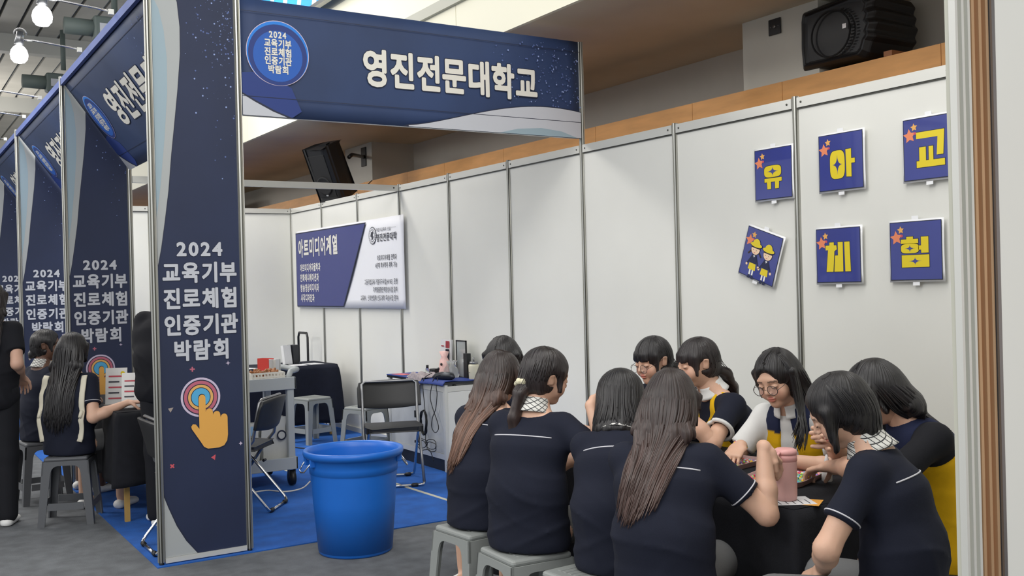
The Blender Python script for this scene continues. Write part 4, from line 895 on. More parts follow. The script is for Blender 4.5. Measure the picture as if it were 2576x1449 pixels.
t = empty('black_tub', (1.74, 7.22, .7425), .2, 'black plastic tub with a tan rim on the left table', 'tub'); MB().lathe([(.06, 0), (.075, .01), (.08, .07), (.07, .07), (.065, .02), (.01, .015)], n=24).build('body', MT['black'], t); MB().tube([(.082*math.cos(a), .082*math.sin(a), .072) for a in np.linspace(0, 2*PI, 24, endpoint=False)], .005, 6, True).build('rim', MT['woodleg'], t)
t = empty('tissue_heap', (1.74, 7.52, .7425), 0, 'crumpled white tissues on the left table', 'tissue'); m = MB(); r = random.Random(8)
m.grid(lambda u, v: ((u-.5)*.22, (v-.5)*.2, max(.004, .12*math.sin(u*PI)*math.sin(v*PI)*(.6+.4*math.sin(u*21+v*13)*math.cos(v*17)))), 22, 22); m.build('tissue', MT['white'], t, solid=.002)
t = empty('red_carton', (1.86, 7.36, .7425), .4, 'small orange-red carton on the left table', 'box'); MB().box((-.03, -.03, 0), (.03, .03, .17)).build('carton', MT['star'], t); MB().box((-.031, -.031, .06), (.031, .031, .10)).build('band', MT['paper'], t)
# ================================================================ people: implicit surfaces turned into meshes
F32 = np.float32
def V3(*a): return np.array(a[0] if len(a) == 1 else a, dtype=float)
def nrm(v): v = np.asarray(v, float); return v/max(1e-9, np.linalg.norm(v))
class Cap:
    """tapered capsule a->b with elliptical section: ra=(wx,wy), side = direction of wx; optional cut planes; k = blend"""
    def __init__(s, a, b, ra, rb=None, side=None, k=.02, cuts=(), sub=False):
        s.a, s.b = V3(a), V3(b); rb = ra if rb is None else rb
        s.ra = ra if isinstance(ra, tuple) else (ra, ra); s.rb = rb if isinstance(rb, tuple) else (rb, rb)
        w = s.b-s.a; s.L = np.linalg.norm(w)
        s.w = w/s.L if s.L > 1e-6 else V3(0, 0, 1)
        sd = V3(side) if side is not None else (V3(1, 0, 0) if abs(s.w[0]) < .9 else V3(0, 1, 0))
        sd = sd-s.w*np.dot(sd, s.w); s.s = nrm(sd); s.n = np.cross(s.w, s.s); s.k = k; s.cuts = cuts; s.sub = sub
        m = max(s.ra+s.rb); s.lo, s.hi = np.minimum(s.a, s.b)-m, np.maximum(s.a, s.b)+m
    def d(s, X, Y, Z):
        px, py, pz = X-F32(s.a[0]), Y-F32(s.a[1]), Z-F32(s.a[2])
        def dot(v): return px*F32(v[0])+py*F32(v[1])+pz*F32(v[2])
        t = dot(s.w); qs = dot(s.s); qn = dot(s.n)
        if s.L > 1e-6: tc = np.clip(t/F32(s.L), 0, 1)
        else: tc = t*0
        qw = t-tc*F32(s.L)
        wx = F32(s.ra[0])+tc*F32(s.rb[0]-s.ra[0]); wy = F32(s.ra[1])+tc*F32(s.rb[1]-s.ra[1]); m = np.minimum(wx, wy)
        if s.ra[0] == s.ra[1] and s.rb[0] == s.rb[1]: d = np.sqrt(qs*qs+qn*qn+qw*qw)-wx
        else: d = (np.sqrt((qs/wx)**2+(qn/wy)**2+(qw/m)**2)-1)*m
        for c, n in s.cuts: d = np.maximum(d, (X-F32(c[0]))*F32(n[0])+(Y-F32(c[1]))*F32(n[1])+(Z-F32(c[2]))*F32(n[2]))
        return d
class Ell:
    def __init__(s, c, r, A=None, k=.02, sub=False, cuts=()):
        s.c = V3(c); s.r = V3(r); s.A = np.eye(3) if A is None else np.asarray(A, float)   # rows of A: local axes in world
        e = np.sqrt(((s.A.T*s.r)**2).sum(1)); s.lo, s.hi = s.c-e, s.c+e; s.k = k; s.sub = sub; s.cuts = cuts
    def d(s, X, Y, Z):
        px, py, pz = X-F32(s.c[0]), Y-F32(s.c[1]), Z-F32(s.c[2]); k0 = 0; k1 = 0
        for i in range(3):
            q = (px*F32(s.A[i][0])+py*F32(s.A[i][1])+pz*F32(s.A[i][2]))/F32(s.r[i]); k0 = k0+q*q; k1 = k1+(q/F32(s.r[i]))**2
        k0 = np.sqrt(k0); d = k0*(k0-1)/np.maximum(np.sqrt(k1), 1e-6)
        for c, n in s.cuts: d = np.maximum(d, (X-F32(c[0]))*F32(n[0])+(Y-F32(c[1]))*F32(n[1])+(Z-F32(c[2]))*F32(n[2]))
        return d
class Field:
    def __init__(s, prims, vox, lo=None, hi=None, noise=None):
        pad = vox*3
        pl = [p for p in prims if not p.sub]
        L = np.min([p.lo for p in pl], 0)-pad; H = np.max([p.hi for p in pl], 0)+pad
        if lo is not None: L = np.maximum(L, lo)
        if hi is not None: H = np.minimum(H, hi)
        s.o = L; s.h = vox; n = np.maximum(((H-L)/vox).astype(int)+2, 4); s.n = n
        ax = [(L[i]+vox*np.arange(n[i])).astype(F32) for i in range(3)]; s.ax = ax
        D = np.full(tuple(n), .5, F32)
        for p in prims:
            m = p.k+vox*2.5
            i0 = np.clip(np.floor((p.lo-m-L)/vox).astype(int), 0, n-1); i1 = np.clip(np.ceil((p.hi+m-L)/vox).astype(int)+1, 1, n)
            if (i1 <= i0).any(): continue
            sl = tuple(slice(a, b) for a, b in zip(i0, i1))
            X, Y, Z = ax[0][sl[0]][:, None, None], ax[1][sl[1]][None, :, None], ax[2][sl[2]][None, None, :]
            d = p.d(X, Y, Z); d0 = D[sl]; k = F32(max(p.k, 1e-4))
            if p.sub:
                h = np.clip(.5-.5*(d0+d)/k, 0, 1); D[sl] = d0*(1-h)-d*h+k*h*(1-h)
            else:
                h = np.clip(.5+.5*(d0-d)/k, 0, 1); D[sl] = d0*(1-h)+d*h-k*h*(1-h)
        if noise is not None:
            X, Y, Z = ax[0][:, None, None], ax[1][None, :, None], ax[2][None, None, :]
            D = D+noise(X, Y, Z).astype(F32)
        s.D = D
    def at(s, P):
        q = (np.asarray(P)-s.o)/s.h; i = np.clip(np.floor(q).astype(int), 0, s.n-2); f = np.clip(q-i, 0, 1); r = 0
        for a in (0, 1):
            for b in (0, 1):
                for c in (0, 1):
                    w = (f[..., 0] if a else 1-f[..., 0])*(f[..., 1] if b else 1-f[..., 1])*(f[..., 2] if c else 1-f[..., 2])
                    r = r+w*s.D[i[..., 0]+a, i[..., 1]+b, i[..., 2]+c]
        return r
    def march(s, P, dr, L=.3, out=0.0):
        """from P along dr until the surface; returns the hit point or None"""
        P = V3(P); dr = nrm(dr); ts = np.arange(0, L, s.h*.5); pts = P+dr*ts[:, None]; d = s.at(pts); k = np.nonzero(d < 0)[0]
        if len(k) == 0 or k[0] == 0: return None
        a, b = d[k[0]-1], d[k[0]]; t = ts[k[0]-1]+(ts[1])*a/(a-b); return P+dr*(t-out)
    def nets(s):
        D = s.D; n = D.shape; ins = D < 0
        c = sum(ins[a:n[0]-1+a, b:n[1]-1+b, e:n[2]-1+e].astype(np.int8) for a in (0, 1) for b in (0, 1) for e in (0, 1))
        act = (c > 0) & (c < 8); idx = -np.ones(act.shape, np.int64); cells = np.argwhere(act); idx[act] = np.arange(len(cells))
        acc = np.zeros((len(cells), 3)); cnt = np.zeros(len(cells)); co = cells
        for ax in range(3):
            for u in (0, 1):
                for v in (0, 1):
                    o = [0, 0, 0]; oth = [i for i in range(3) if i != ax]; o[oth[0]] = u; o[oth[1]] = v
                    p = co+o; q = p.copy(); q[:, ax] += 1
                    d0 = D[p[:, 0], p[:, 1], p[:, 2]]; d1 = D[q[:, 0], q[:, 1], q[:, 2]]; m = (d0 < 0) != (d1 < 0)
                    t = d0/np.where(m, d0-d1, 1); pt = np.array(o, float)+np.zeros((len(co), 3)); pt[:, ax] += t
                    acc[m] += pt[m]; cnt[m] += 1
        vs = s.o+s.h*(co+acc/cnt[:, None]); F = []
        for ax in range(3):
            b, c_ = (ax+1) % 3, (ax+2) % 3
            sl0 = [slice(None)]*3; sl1 = [slice(None)]*3; sl0[ax] = slice(0, -1); sl1[ax] = slice(1, None)
            a0, a1 = ins[tuple(sl0)], ins[tuple(sl1)]; e = np.argwhere(a0 != a1)
            e = e[(e[:, b] > 0) & (e[:, c_] > 0) & (e[:, b] < n[b]-1) & (e[:, c_] < n[c_]-1)]
            fl = a0[e[:, 0], e[:, 1], e[:, 2]]
            def g(db, dc): q = e.copy(); q[:, b] -= db; q[:, c_] -= dc; return idx[q[:, 0], q[:, 1], q[:, 2]]
            quad = np.stack([g(1, 1), g(0, 1), g(0, 0), g(1, 0)], 1); quad[~fl] = quad[~fl][:, ::-1]; F.append(quad)
        return vs, np.concatenate(F)
def add_mesh(name, parts, origin, parent, m, color=None, uv=None):
    """join (verts, quads) arrays into one mesh object, smooth"""
    vs = []; fs = []; n = 0
    for v, f in parts: vs.append(v); fs.append(f+n); n += len(v)
    v = np.concatenate(vs); f = np.concatenate(fs); f = f[(f >= 0).all(1)]
    me = bpy.data.meshes.new(name); me.vertices.add(len(v)); me.vertices.foreach_set('co', (v-origin).astype(F32).ravel())
    me.loops.add(len(f)*4); me.loops.foreach_set('vertex_index', f.astype(np.int32).ravel()); me.polygons.add(len(f))
    me.polygons.foreach_set('loop_start', np.arange(0, len(f)*4, 4, dtype=np.int32)); me.polygons.foreach_set('loop_total', np.full(len(f), 4, np.int32))
    me.polygons.foreach_set('use_smooth', np.ones(len(f), bool)); me.update(calc_edges=True); me.materials.append(m)
    if color is not None:
        c = me.color_attributes.new('Col', 'FLOAT_COLOR', 'POINT'); cc = np.ones((len(v), 4), F32); cc[:, :3] = color(v); c.data.foreach_set('color', cc.ravel())
    if uv is not None:
        a = me.attributes.new('strand', 'FLOAT_VECTOR', 'POINT'); a.data.foreach_set('vector', uv(v).astype(F32).ravel())
    return mesh_obj(name, me, parent)
def hair_mat(name, col, tip=None, z0=.9, z1=1.2, rough=.38):
    m = bpy.data.materials.new(name); m.use_nodes = True; nt = m.node_tree; b = nt.nodes['Principled BSDF']; N = nt.nodes.new; L = nt.links.new
    at = N('ShaderNodeAttribute'); at.attribute_name = 'strand'
    mp = N('ShaderNodeMapping'); mp.inputs['Scale'].default_value = (150, 150, 5); L(at.outputs['Vector'], mp.inputs[0])
    nz = N('ShaderNodeTexNoise'); nz.inputs['Scale'].default_value = 1; nz.inputs['Detail'].default_value = 4; L(mp.outputs[0], nz.inputs[0])
    bp = N('ShaderNodeBump'); bp.inputs['Strength'].default_value = 1; bp.inputs['Distance'].default_value = .006; L(nz.outputs[0], bp.inputs['Height']); L(bp.outputs[0], b.inputs['Normal'])
    cr_ = N('ShaderNodeMapRange'); cr_.inputs[1].default_value = .3; cr_.inputs[2].default_value = .7; cr_.inputs[3].default_value = .5; cr_.inputs[4].default_value = 1.5; L(nz.outputs[0], cr_.inputs[0])
    c = S(col); vm = N('ShaderNodeVectorMath'); vm.operation = 'SCALE'; vm.inputs[0].default_value = c[:3]
    if tip:
        sp = N('ShaderNodeSeparateXYZ'); L(at.outputs['Vector'], sp.inputs[0]); mr = N('ShaderNodeMapRange'); mr.inputs[1].default_value = z1; mr.inputs[2].default_value = z0; L(sp.outputs[2], mr.inputs[0])
        mx = N('ShaderNodeMix'); mx.data_type = 'RGBA'; mx.inputs[6].default_value = c; mx.inputs[7].default_value = S(tip); L(mr.outputs[0], mx.inputs[0]); L(mx.outputs[2], vm.inputs[0])
    L(cr_.outputs[0], vm.inputs['Scale']); L(vm.outputs[0], b.inputs['Base Color']); b.inputs['Roughness'].default_value = rough; b.inputs['Specular IOR Level'].default_value = .5
    return m
MH = dict(black=hair_mat('hair_black', '1b191b'), dark=hair_mat('hair_dark_brown', '241f20', '3c2c28', .85, 1.15), brown=hair_mat('hair_brown', '2b2221', '664a3d', .85, 1.15), brown2=hair_mat('hair_brown_straight', '2e2524', '4a3833', .8, 1.15))
def cloth_mat(name, attr=None, col='171c2b', b=.12, rough=.88): return mat(name, col, rough, spec=.3, bump=b, bscale=420, attr=attr, var=.06, vscale=9)
MC = dict(navy=cloth_mat('uniform_navy', None, '161a29'), black=cloth_mat('tee_black', None, '14151b'), col=cloth_mat('cloth_coloured', 'Col'), plaid=mat('plaid_grey', '6a6b6c', .9, bump=.1, bscale=300), white=cloth_mat('cloth_white', None, 'd3d3d1'), pants=cloth_mat('trousers_dark', None, '1a1b20'), piping=mat('piping_white', 'c9c9cf', .6))
def check_mat():
    m = bpy.data.materials.new('collar_check'); m.use_nodes = True; nt = m.node_tree; b = nt.nodes['Principled BSDF']; N = nt.nodes.new; L = nt.links.new
    tc = N('ShaderNodeTexCoord'); out = None
    for dr in ((1, .3, 1), (1, -.8, -1)):
        w = N('ShaderNodeTexWave'); w.inputs['Scale'].default_value = 22; mp = N('ShaderNodeMapping'); mp.inputs['Rotation'].default_value = dr; L(tc.outputs['Object'], mp.inputs[0]); L(mp.outputs[0], w.inputs[0])
        g = N('ShaderNodeMath'); g.operation = 'GREATER_THAN'; g.inputs[1].default_value = .93; L(w.outputs[1], g.inputs[0])
        if out is None: out = g
        else: mxx = N('ShaderNodeMath'); mxx.operation = 'MAXIMUM'; L(out.outputs[0], mxx.inputs[0]); L(g.outputs[0], mxx.inputs[1]); out = mxx
    mx = N('ShaderNodeMix'); mx.data_type = 'RGBA'; mx.inputs[6].default_value = S('d2d1cc'); mx.inputs[7].default_value = S('3a3a3c'); L(out.outputs[0], mx.inputs[0]); L(mx.outputs[2], b.inputs['Base Color']); b.inputs['Roughness'].default_value = .8
    return m
MC['check'] = check_mat()
SKIN = {}
def skin_mat():
    m = mat('skin', 'd9a98c', .52, attr='Col', bump=.04, bscale=200, var=.03, vscale=25); b = m.node_tree.nodes['Principled BSDF']
    b.inputs['Subsurface Weight'].default_value = .12; b.inputs['Subsurface Radius'].default_value = (.02, .008, .004); return m
MSK = skin_mat(); MLASH = mat('lash_black', '1c1614', .6); MEYE = mat('eye_white', 'd9d4cf', .3); MGL = mat('glasses_rim', '4a4340', .35, .6); MLENS = mat('glasses_lens', (.9, .92, .95), .05, alpha=.10); MLIP = None
def lock_mat(name, col, k, tip=None, z0=.85, z1=1.12):
    m = bpy.data.materials.new(name); m.use_nodes = True; nt = m.node_tree; b = nt.nodes['Principled BSDF']; N = nt.nodes.new; L = nt.links.new
    c = [x*k for x in S(col)[:3]]+[1]; b.inputs['Base Color'].default_value = c; b.inputs['Roughness'].default_value = .36
    if tip:
        tc = N('ShaderNodeTexCoord'); sp = N('ShaderNodeSeparateXYZ'); L(tc.outputs['Object'], sp.inputs[0]); mr = N('ShaderNodeMapRange'); mr.inputs[1].default_value = z1; mr.inputs[2].default_value = z0; L(sp.outputs[2], mr.inputs[0])
        mx = N('ShaderNodeMix'); mx.data_type = 'RGBA'; mx.inputs[6].default_value = c; mx.inputs[7].default_value = [x*k for x in S(tip)[:3]]+[1]; L(mr.outputs[0], mx.inputs[0]); L(mx.outputs[2], b.inputs['Base Color'])
    return m
LOCK = {k_: [lock_mat('lock_'+k_, c_, q_, t_, z0_, z1_) for q_ in (.7, 1.0, 1.35)] for k_, c_, t_, z0_, z1_ in (('black', '1b191b', None, 0, 1), ('dark', '241f20', '3c2c28', .85, 1.15), ('brown', '2b2221', '6a4e40', .88, 1.12), ('brown2', '2e2524', '4a3833', .8, 1.15))}
def rotm(axis, a): return np.array(Matrix.Rotation(a, 3, Vector(axis)))
def ik(a, b, l1, l2, hint):
    a, b = V3(a), V3(b); d = b-a; L = min(np.linalg.norm(d), (l1+l2)*.995); u = nrm(d); b = a+u*L
    x = (l1*l1-l2*l2+L*L)/(2*L); h = math.sqrt(max(l1*l1-x*x, 1e-6)); hn = V3(hint); hn = hn-u*np.dot(hn, u); return a+u*x+nrm(hn)*h, b
def hand_prims(w, fwd, pn, side, curl=.5, spread=.12, size=1.0, thumb=.6, curls=None):
    """w wrist, fwd towards fingers, pn palm normal (way the palm faces), side +1: thumb on cross(fwd,pn) side"""
    fwd = nrm(fwd); pn = V3(pn); pn = nrm(pn-fwd*np.dot(pn, fwd)); sd = np.cross(fwd, pn)*side; z = size; P = []
    pc = w+fwd*.045*z
    P.append(Cap(w, w+fwd*.02*z, (.026*z, .019*z), (.030*z, .015*z), sd, .012))
    P.append(Cap(w+fwd*.02*z, w+fwd*.075*z, (.033*z, .014*z), (.038*z, .0125*z), sd, .012))
    fl = [(.024, .068, .0078), (.008, .076, .0080), (-.010, .070, .0076), (-.027, .056, .0068)]
    for i, (o, L, r) in enumerate(fl):
        c = (curls[i] if curls else curl); base = w+fwd*(.082-.004*abs(i-1))*z+sd*o*z; dr = nrm(fwd+sd*spread*(o/.024)); P.append(Cap(w+fwd*.05*z+sd*o*.8*z, base, r*z*1.1, r*z*1.1, k=.006)); p = base; a = 0
        for j, q in enumerate((.45, .31, .24)):
            a += c*(1.0, 1.15, .8)[j]; d2 = dr*math.cos(a)+pn*math.sin(a); e = p+d2*L*q*z
            P.append(Cap(p, e, r*z*(1-.07*j), r*z*(.93-.07*j), k=.0025)); p = e
    tb = w+fwd*.022*z+sd*.022*z; d1 = nrm(sd*.75+fwd*.55+pn*(.3+thumb*.5)); m1 = tb+d1*.036*z; d2 = nrm(sd*(.35-.3*thumb)+fwd*.75+pn*(.25+thumb*.7)); m2 = m1+d2*.03*z; d3 = nrm(d2-sd*.3*thumb+fwd*.2); m3 = m2+d3*.022*z
    P += [Cap(tb, m1, .013*z, .0105*z, k=.010), Cap(m1, m2, .0098*z, .0088*z, k=.003), Cap(m2, m3, .0088*z, .007*z, k=.003)]
    return P
def person(name_label, pos, face, seat=.45, lean=.35, side_lean=0, head=(0, -.35, 0), rh=None, lh=None, rhint=(0, 0, -1), lhint=(0, 0, -1), outfit='uniform', hair='long', hcol='black', scale=1.0, twist=0,
           skin=(.62, .38, .27), rhand=None, lhand=None, glasses=None, legs=True, stand=False, facefine=True, torso=1.0, hlen=.4, extra=None, slump=1.0, hand_fine=True, neckf=0.0, swing=(0, 0), sleeve=.66, piping=True, tail=None, bracelet=None):
    """build one person. pos = (x, y) of the seat; face = heading in degrees from +X. all joints in world space"""
    root = empty('person', (pos[0], pos[1], 0), 0, name_label, 'person'); O = V3(pos[0], pos[1], 0); z = scale
    f = V3(math.cos(math.radians(face)), math.sin(math.radians(face)), 0); r = V3(f[1], -f[0], 0); up = V3(0, 0, 1)
    # spine
    if stand: P0 = O+up*(.90*z)
    else: P0 = O+up*(seat+.085*z)
    def dirn(a, b=0): return nrm(up*math.cos(a)+f*math.sin(a)+r*math.sin(b)*side_lean)
    a0, a1, a2, a3 = lean*.15-.08*slump*(not stand), lean*.75, lean*1.15, lean*1.3+neckf
    P1 = P0+dirn(a0, .5)*.155*z; P2 = P1+dirn(a1, 1)*.165*z; P3 = P2+dirn(a2, 1)*.155*z        # waist, chest, neck base
    ct, st_ = math.cos(twist), math.sin(twist); f2, r2 = f*ct-r*st_*1.0, r*ct+f*st_*1.0           # shoulders turned: + = to the left
    t2 = dirn(a2, 1); fr = nrm(f2-t2*np.dot(f2, t2)); rr = np.cross(fr, t2)
    SH = P3-t2*.062*z; sw = .150*z*torso
    shR, shL = SH+rr*sw+fr*.01, SH-rr*sw+fr*.01
    HN = P3+dirn(a3, 1)*.054*z+up*.008
    yaw, pit, rol = head
    hf = f*math.cos(yaw)-r*math.sin(yaw); hr = np.cross(hf, up)                                   # yaw + = to the left
    hf2 = hf*math.cos(pit)+up*math.sin(pit); hu = np.cross(hr, hf2)
    hu2 = hu*math.cos(rol)+hr*math.sin(rol); hr2 = np.cross(hf2, hu2); hf, hu, hr = hf2, hu2, hr2
    HC = HN+hu*.085*z+hf*.030*z
    A = np.array([hr, hf, hu]); hz = z*1.0
    def H(x, y, w): return HC+(hr*x+hf*y+hu*w)*hz
    # ---- head and neck
    hp = [Ell(H(0, -.012, .028), V3(.074, .092, .083)*hz, A, .02), Ell(H(0, .020, -.030), V3(.059, .064, .072)*hz, A, .03), Ell(H(0, .058, -.088), V3(.022, .020, .018)*hz, A, .03),
          Ell(H(.036, .052, -.036), V3(.027, .027, .03)*hz, A, .02), Ell(H(-.036, .052, -.036), V3(.027, .027, .03)*hz, A, .02), Ell(H(0, .072, .024), V3(.048, .014, .016)*hz, A, .018)]
    for q in (-1, 1): hp += [Ell(H(q*.031, .092, .002), V3(.017, .013, .011)*hz, A, .012, True), Ell(H(q*.031, .0745, .001), V3(.0155, .0125, .0115)*hz, A, .004)]
    hp += [Cap(H(0, .082, .010), H(0, .099, -.020), .0065*hz, .0095*hz, k=.010), Ell(H(.0095, .092, -.026), V3(.007, .008, .006)*hz, A, .004), Ell(H(-.0095, .092, -.026), V3(.007, .008, .006)*hz, A, .004),
           Ell(H(0, .083, -.0505), V3(.020, .010, .0055)*hz, A, .004), Ell(H(0, .081, -.0615), V3(.017, .010, .0065)*hz, A, .004), Ell(H(0, .095, -.0562), V3(.018, .006, .0012)*hz, A, .002, True)]
    for q in (-1, 1): hp += [Cap(H(q*.073, -.008, -.020), H(q*.080, -.016, .018), (.016*hz, .006*hz), (.018*hz, .007*hz), hf, .004), Ell(H(q*.086, -.008, .002), V3(.006, .008, .014)*hz, A, .006, True)]
    neck = [Cap(H(0, -.022, -.055), P3+t2*.0, .050*z, .054*z, k=.03), Cap(P3, SH+t2*.01, (.07*z, .05*z), (.10*z, .05*z), rr, .04)]
    # ---- arms
    ua, fa = .265*z, .235*z
    arms = []; hands = []
    def arm(sh, q, tgt, hint, hd):
        if tgt is None: tgt = sh+f*.22-up*.30+r*q*.03
        el, wr = ik(sh, tgt, ua, fa, hint)
        fw = nrm(wr-el); arms.append((sh, el, wr))
        if hd is None: hd = dict(curl=.45)
        hd = dict(hd); fwd = hd.pop('fwd', fw*.8-up*.3); pn = hd.pop('pn', -up)
        return el, wr, hand_prims(wr, V3(fwd), V3(pn), hd.pop('side', -q), **hd)
    elR, wrR, hR = arm(shR, 1, None if rh is None else V3(rh), V3(rhint), rhand); elL, wrL, hL = arm(shL, -1, None if lh is None else V3(lh), V3(lhint), lhand)
    ap = []
    for sh, el, wr in arms: ap += [Cap(sh, el, .046*z, .038*z, k=.02), Cap(el, el+(wr-el)*.3, .038*z, .034*z, k=.02), Cap(el+(wr-el)*.3, wr, .034*z, (.019*z, .017*z), k=.01)]
    # ---- trunk and legs under the clothes
    tr = [Cap(P0-up*.0, P1, (.140*z, .10*z), (.112*z, .085*z), r, .03), Cap(P1, P2, (.112*z, .085*z), (.125*z, .09*z), rr, .03), Cap(P2, SH, (.125*z, .09*z), (.13*z, .065*z), rr, .03)]
    lg = []; feet = []
    for q in (-1, 1):
        hpj = P0+r*q*.085*z-up*.01
        if stand: kn = hpj-up*.42*z+f*.02; an = kn-up*.40*z-f*.01
        else: kn = hpj+f*.40*z+r*q*.06*z+up*(.0); kn[2] = seat+.055; an = kn+f*(-.02-swing[0])*z+r*q*swing[1]; an[2] = .09
        an[2] = max(.08, an[2]); lg += [Cap(hpj, kn, .078*z, .055*z, k=.03), Cap(kn, an, .052*z, .036*z, k=.02)]; feet.append((an, f+r*q*.15))
        lg.append(Cap(an-up*.045, an-up*.05+f*.13, (.03, .026), (.032, .022), r, .02))
    Fb = Field(neck+ap+tr+lg, .012)
    parts = [Fb.nets()]
    top = [c for c in hp+neck[:1]]; hlo = HC-.17*z; hhi = HC+.17*z
    Fh = Field(top, (.0035 if facefine else .008), hlo, hhi); parts.append(Fh.nets())
    for hpz, (sh, el, wr) in zip((hR, hL), arms):
        fine = .0036 if hand_fine else .0065
        c0 = [Cap(el, el+(wr-el)*.35, .0385*z, .0375*z, k=.02), Cap(el+(wr-el)*.35, wr, .0375*z, (.024*z, .021*z), k=.015)]
        parts.append(Field(c0+hpz, fine).nets())
    sk = np.array(skin)
    def scol(v):
        c = np.tile(sk, (len(v), 1)); l = (v-HC) @ A.T/hz
        inh = (np.abs(l[:, 0]) < .1) & (np.abs(l[:, 2]) < .12) & (l[:, 1] > .03)
        lip = inh & (np.abs(l[:, 0]) < .021-.9*np.abs(l[:, 2]+.056)) & (np.abs(l[:, 2]+.056) < .0125) & (l[:, 1] > .07)
        c[lip] = sk*np.array([.95, .55, .58])
        ck = np.exp(-(((np.abs(l[:, 0])-.038)/.018)**2+((l[:, 2]+.028)/.018)**2))*inh*.35
        c = c*(1-ck[:, None]*np.array([0, .35, .3])); br = inh & (np.abs(np.abs(l[:, 0])-.031) < .018) & (np.abs(l[:, 2]-.0245+.002*(np.abs(l[:, 0])-.03)*10) < .0036) & (l[:, 1] > .05)
        c[br] = c[br]*.25+np.array([.02, .014, .012]); return c
    add_mesh('body', parts, O, root, MSK, scol)
    # eyelashes, eyes, glasses
    if facefine:
        for q in (-1, 1):
            for zz, rad, mm, nm in ((-.0035 if pit < .1 else .004, .0013, MLASH, 'eyelash'),):
                pts = []
                for t_ in np.linspace(-1, 1, 9):
                    p = Fh.march(H(q*.031+t_*.0145, .13, zz-(-.004*t_*t_ if pit < .1 else .006*t_*t_)), -hf, .15)
                    if p is not None: pts.append(tuple(p-O))
                if len(pts) > 3: MB().tube(pts, rad, 5).build(nm, mm, root)
            if glasses:
                c = H(q*.034, .106, -.006+glasses.get('dz', 0)); ring = [tuple(c+hr*.024*hz*math.cos(a)+hu*.021*hz*math.sin(a)-hf*.004*abs(math.cos(a))-O) for a in np.linspace(0, 2*PI, 24, endpoint=False)]
                if q == -1: gl = MB(); ln = MB()
                gl.tube(ring, glasses.get('r', .0012), 6, True); gl.tube([ring[0] if q > 0 else ring[12], tuple(H(q*.072, .07, .0)-O), tuple(H(q*.080, -.01, .012)-O)], .0011, 5)
                ln.add(ring, [tuple(range(24))])
                if q == 1:
                    gl.tube([tuple(H(-.011, .109, .0)-O), tuple(H(0, .112, .003)-O), tuple(H(.011, .109, .0)-O)], .0011, 5)
                    g_ = gl.build('glasses', MGL, root); ln.build('lens', MLENS, g_)
    # ---- clothes
    def fold(X, Y, Z):
        s_ = (X*F32(r[0])+Y*F32(r[1])); g_ = (X*F32(f[0])+Y*F32(f[1])); ph = pos[0]*7+pos[1]*3
        s0_ = s_-F32(np.dot(O, r)); w = np.exp(-((Z-(P1[2]-.01))/.12)**2); w2 = np.exp(-((Z-P0[2]-.0)/.08)**2)
        def rid(q): return (1-np.abs(np.sin(q)))**2.5
        a_ = rid(Z*30+s0_*9+1.1*np.sin(s0_*11+ph)+.8*np.sin(g_*9)); b_ = rid(Z*22-s0_*15+1.3*np.sin(Z*9+ph)); c_ = rid(Z*9+s0_*26+ph)
        return -(.0075*w*a_*(.4+.6*np.sin(s0_*14+ph)**2)+.006*w2*b_+.006*c_*(.5+.5*np.sin(Z*13+ph)))*(.25+.75*np.clip((P3[2]-.10-Z)/.2, 0, 1))+.004+.003*np.sin(Z*14+s_*17+ph)
    def shirt(grow=0.0, slv=sleeve, hem=None, arms_on=True, cutneck=True):
        g_ = grow; T = torso; L = []
        hemz = (P0[2]-.085*z+.005) if hem is None else hem
        L += [Cap(P0-up*.04+f*.0, P1, (.186*z*T+g_, .138*z+g_), (.172*z*T+g_, .124*z+g_), r, .04), Cap(P1, P2, (.172*z*T+g_, .124*z+g_), (.168*z*T+g_, .112*z+g_), rr, .05), Cap(P2, SH-t2*.02, (.168*z*T+g_, .108*z+g_), (.140*z*T+g_, .068*z+g_), rr, .05),
              Cap(shR*.96+shL*.04, shL*.96+shR*.04, (.050*z+g_), (.050*z+g_), k=.04), Cap(P3+t2*.004, SH, (.056*z+g_, .052*z+g_), (.10*z+g_, .058*z+g_), rr, .05)]
        if arms_on:
            for sh, el, wr in arms:
                u_ = nrm(el-sh); e = sh+(el-sh)*slv; L.append(Cap(sh, e+u_*.05, .054*z+g_, .062*z+g_, k=.045, cuts=((e, u_),)))
        L.append(Cap(O+up*(hemz-.25), O+up*(hemz-.25)+up*.001, .4, .4, k=.004, sub=True)) if False else None
        return L, hemz
    L, hemz = shirt()
    def cutz(fl, zc):
        zz = fl.ax[2]; fl.D = np.maximum(fl.D, F32(zc)-zz[None, None, :])
    torso_part = None
    if True:
        Fs = Field(L, .0095, noise=fold)
        if not stand: cutz(Fs, hemz)
        else: cutz(Fs, P0[2]-.12)
        # open the collar
        if outfit == 'polo': m_, cf_ = MC['navy'], None
        elif outfit == 'white_vest': m_, cf_ = MC['white'], None
        elif outfit == 'white_shirt': m_, cf_ = MC['white'], None
        elif outfit in ('black', 'yellow_vest'): m_, cf_ = MC['black'], None
        else: m_, cf_ = MC['navy'], None
        so = add_mesh('shirt', [Fs.nets()], O, root, m_)
        back = -fr
        def surf_line(pts, dr, rad, nm, m, L_=.3):
            out = []
            for p in pts:
                h = Fs.march(p, dr, L_, .0005)
                if h is not None: out.append(tuple(h-O))
            if len(out) > 2:
                o = MB().tube(out, rad, 6).build(nm, m, so); return o
        if piping and outfit == 'uniform':
            for a_, b_ in ((-1.0, -.0), (.0, 1.0)):
                surf_line([SH-t2*.055*z+rr*(.155*z*T_)*torso+back*.25 for T_ in np.linspace(-.86, .86, 26)], -back, .0026, 'piping', MC['piping']) if a_ < 0 else None
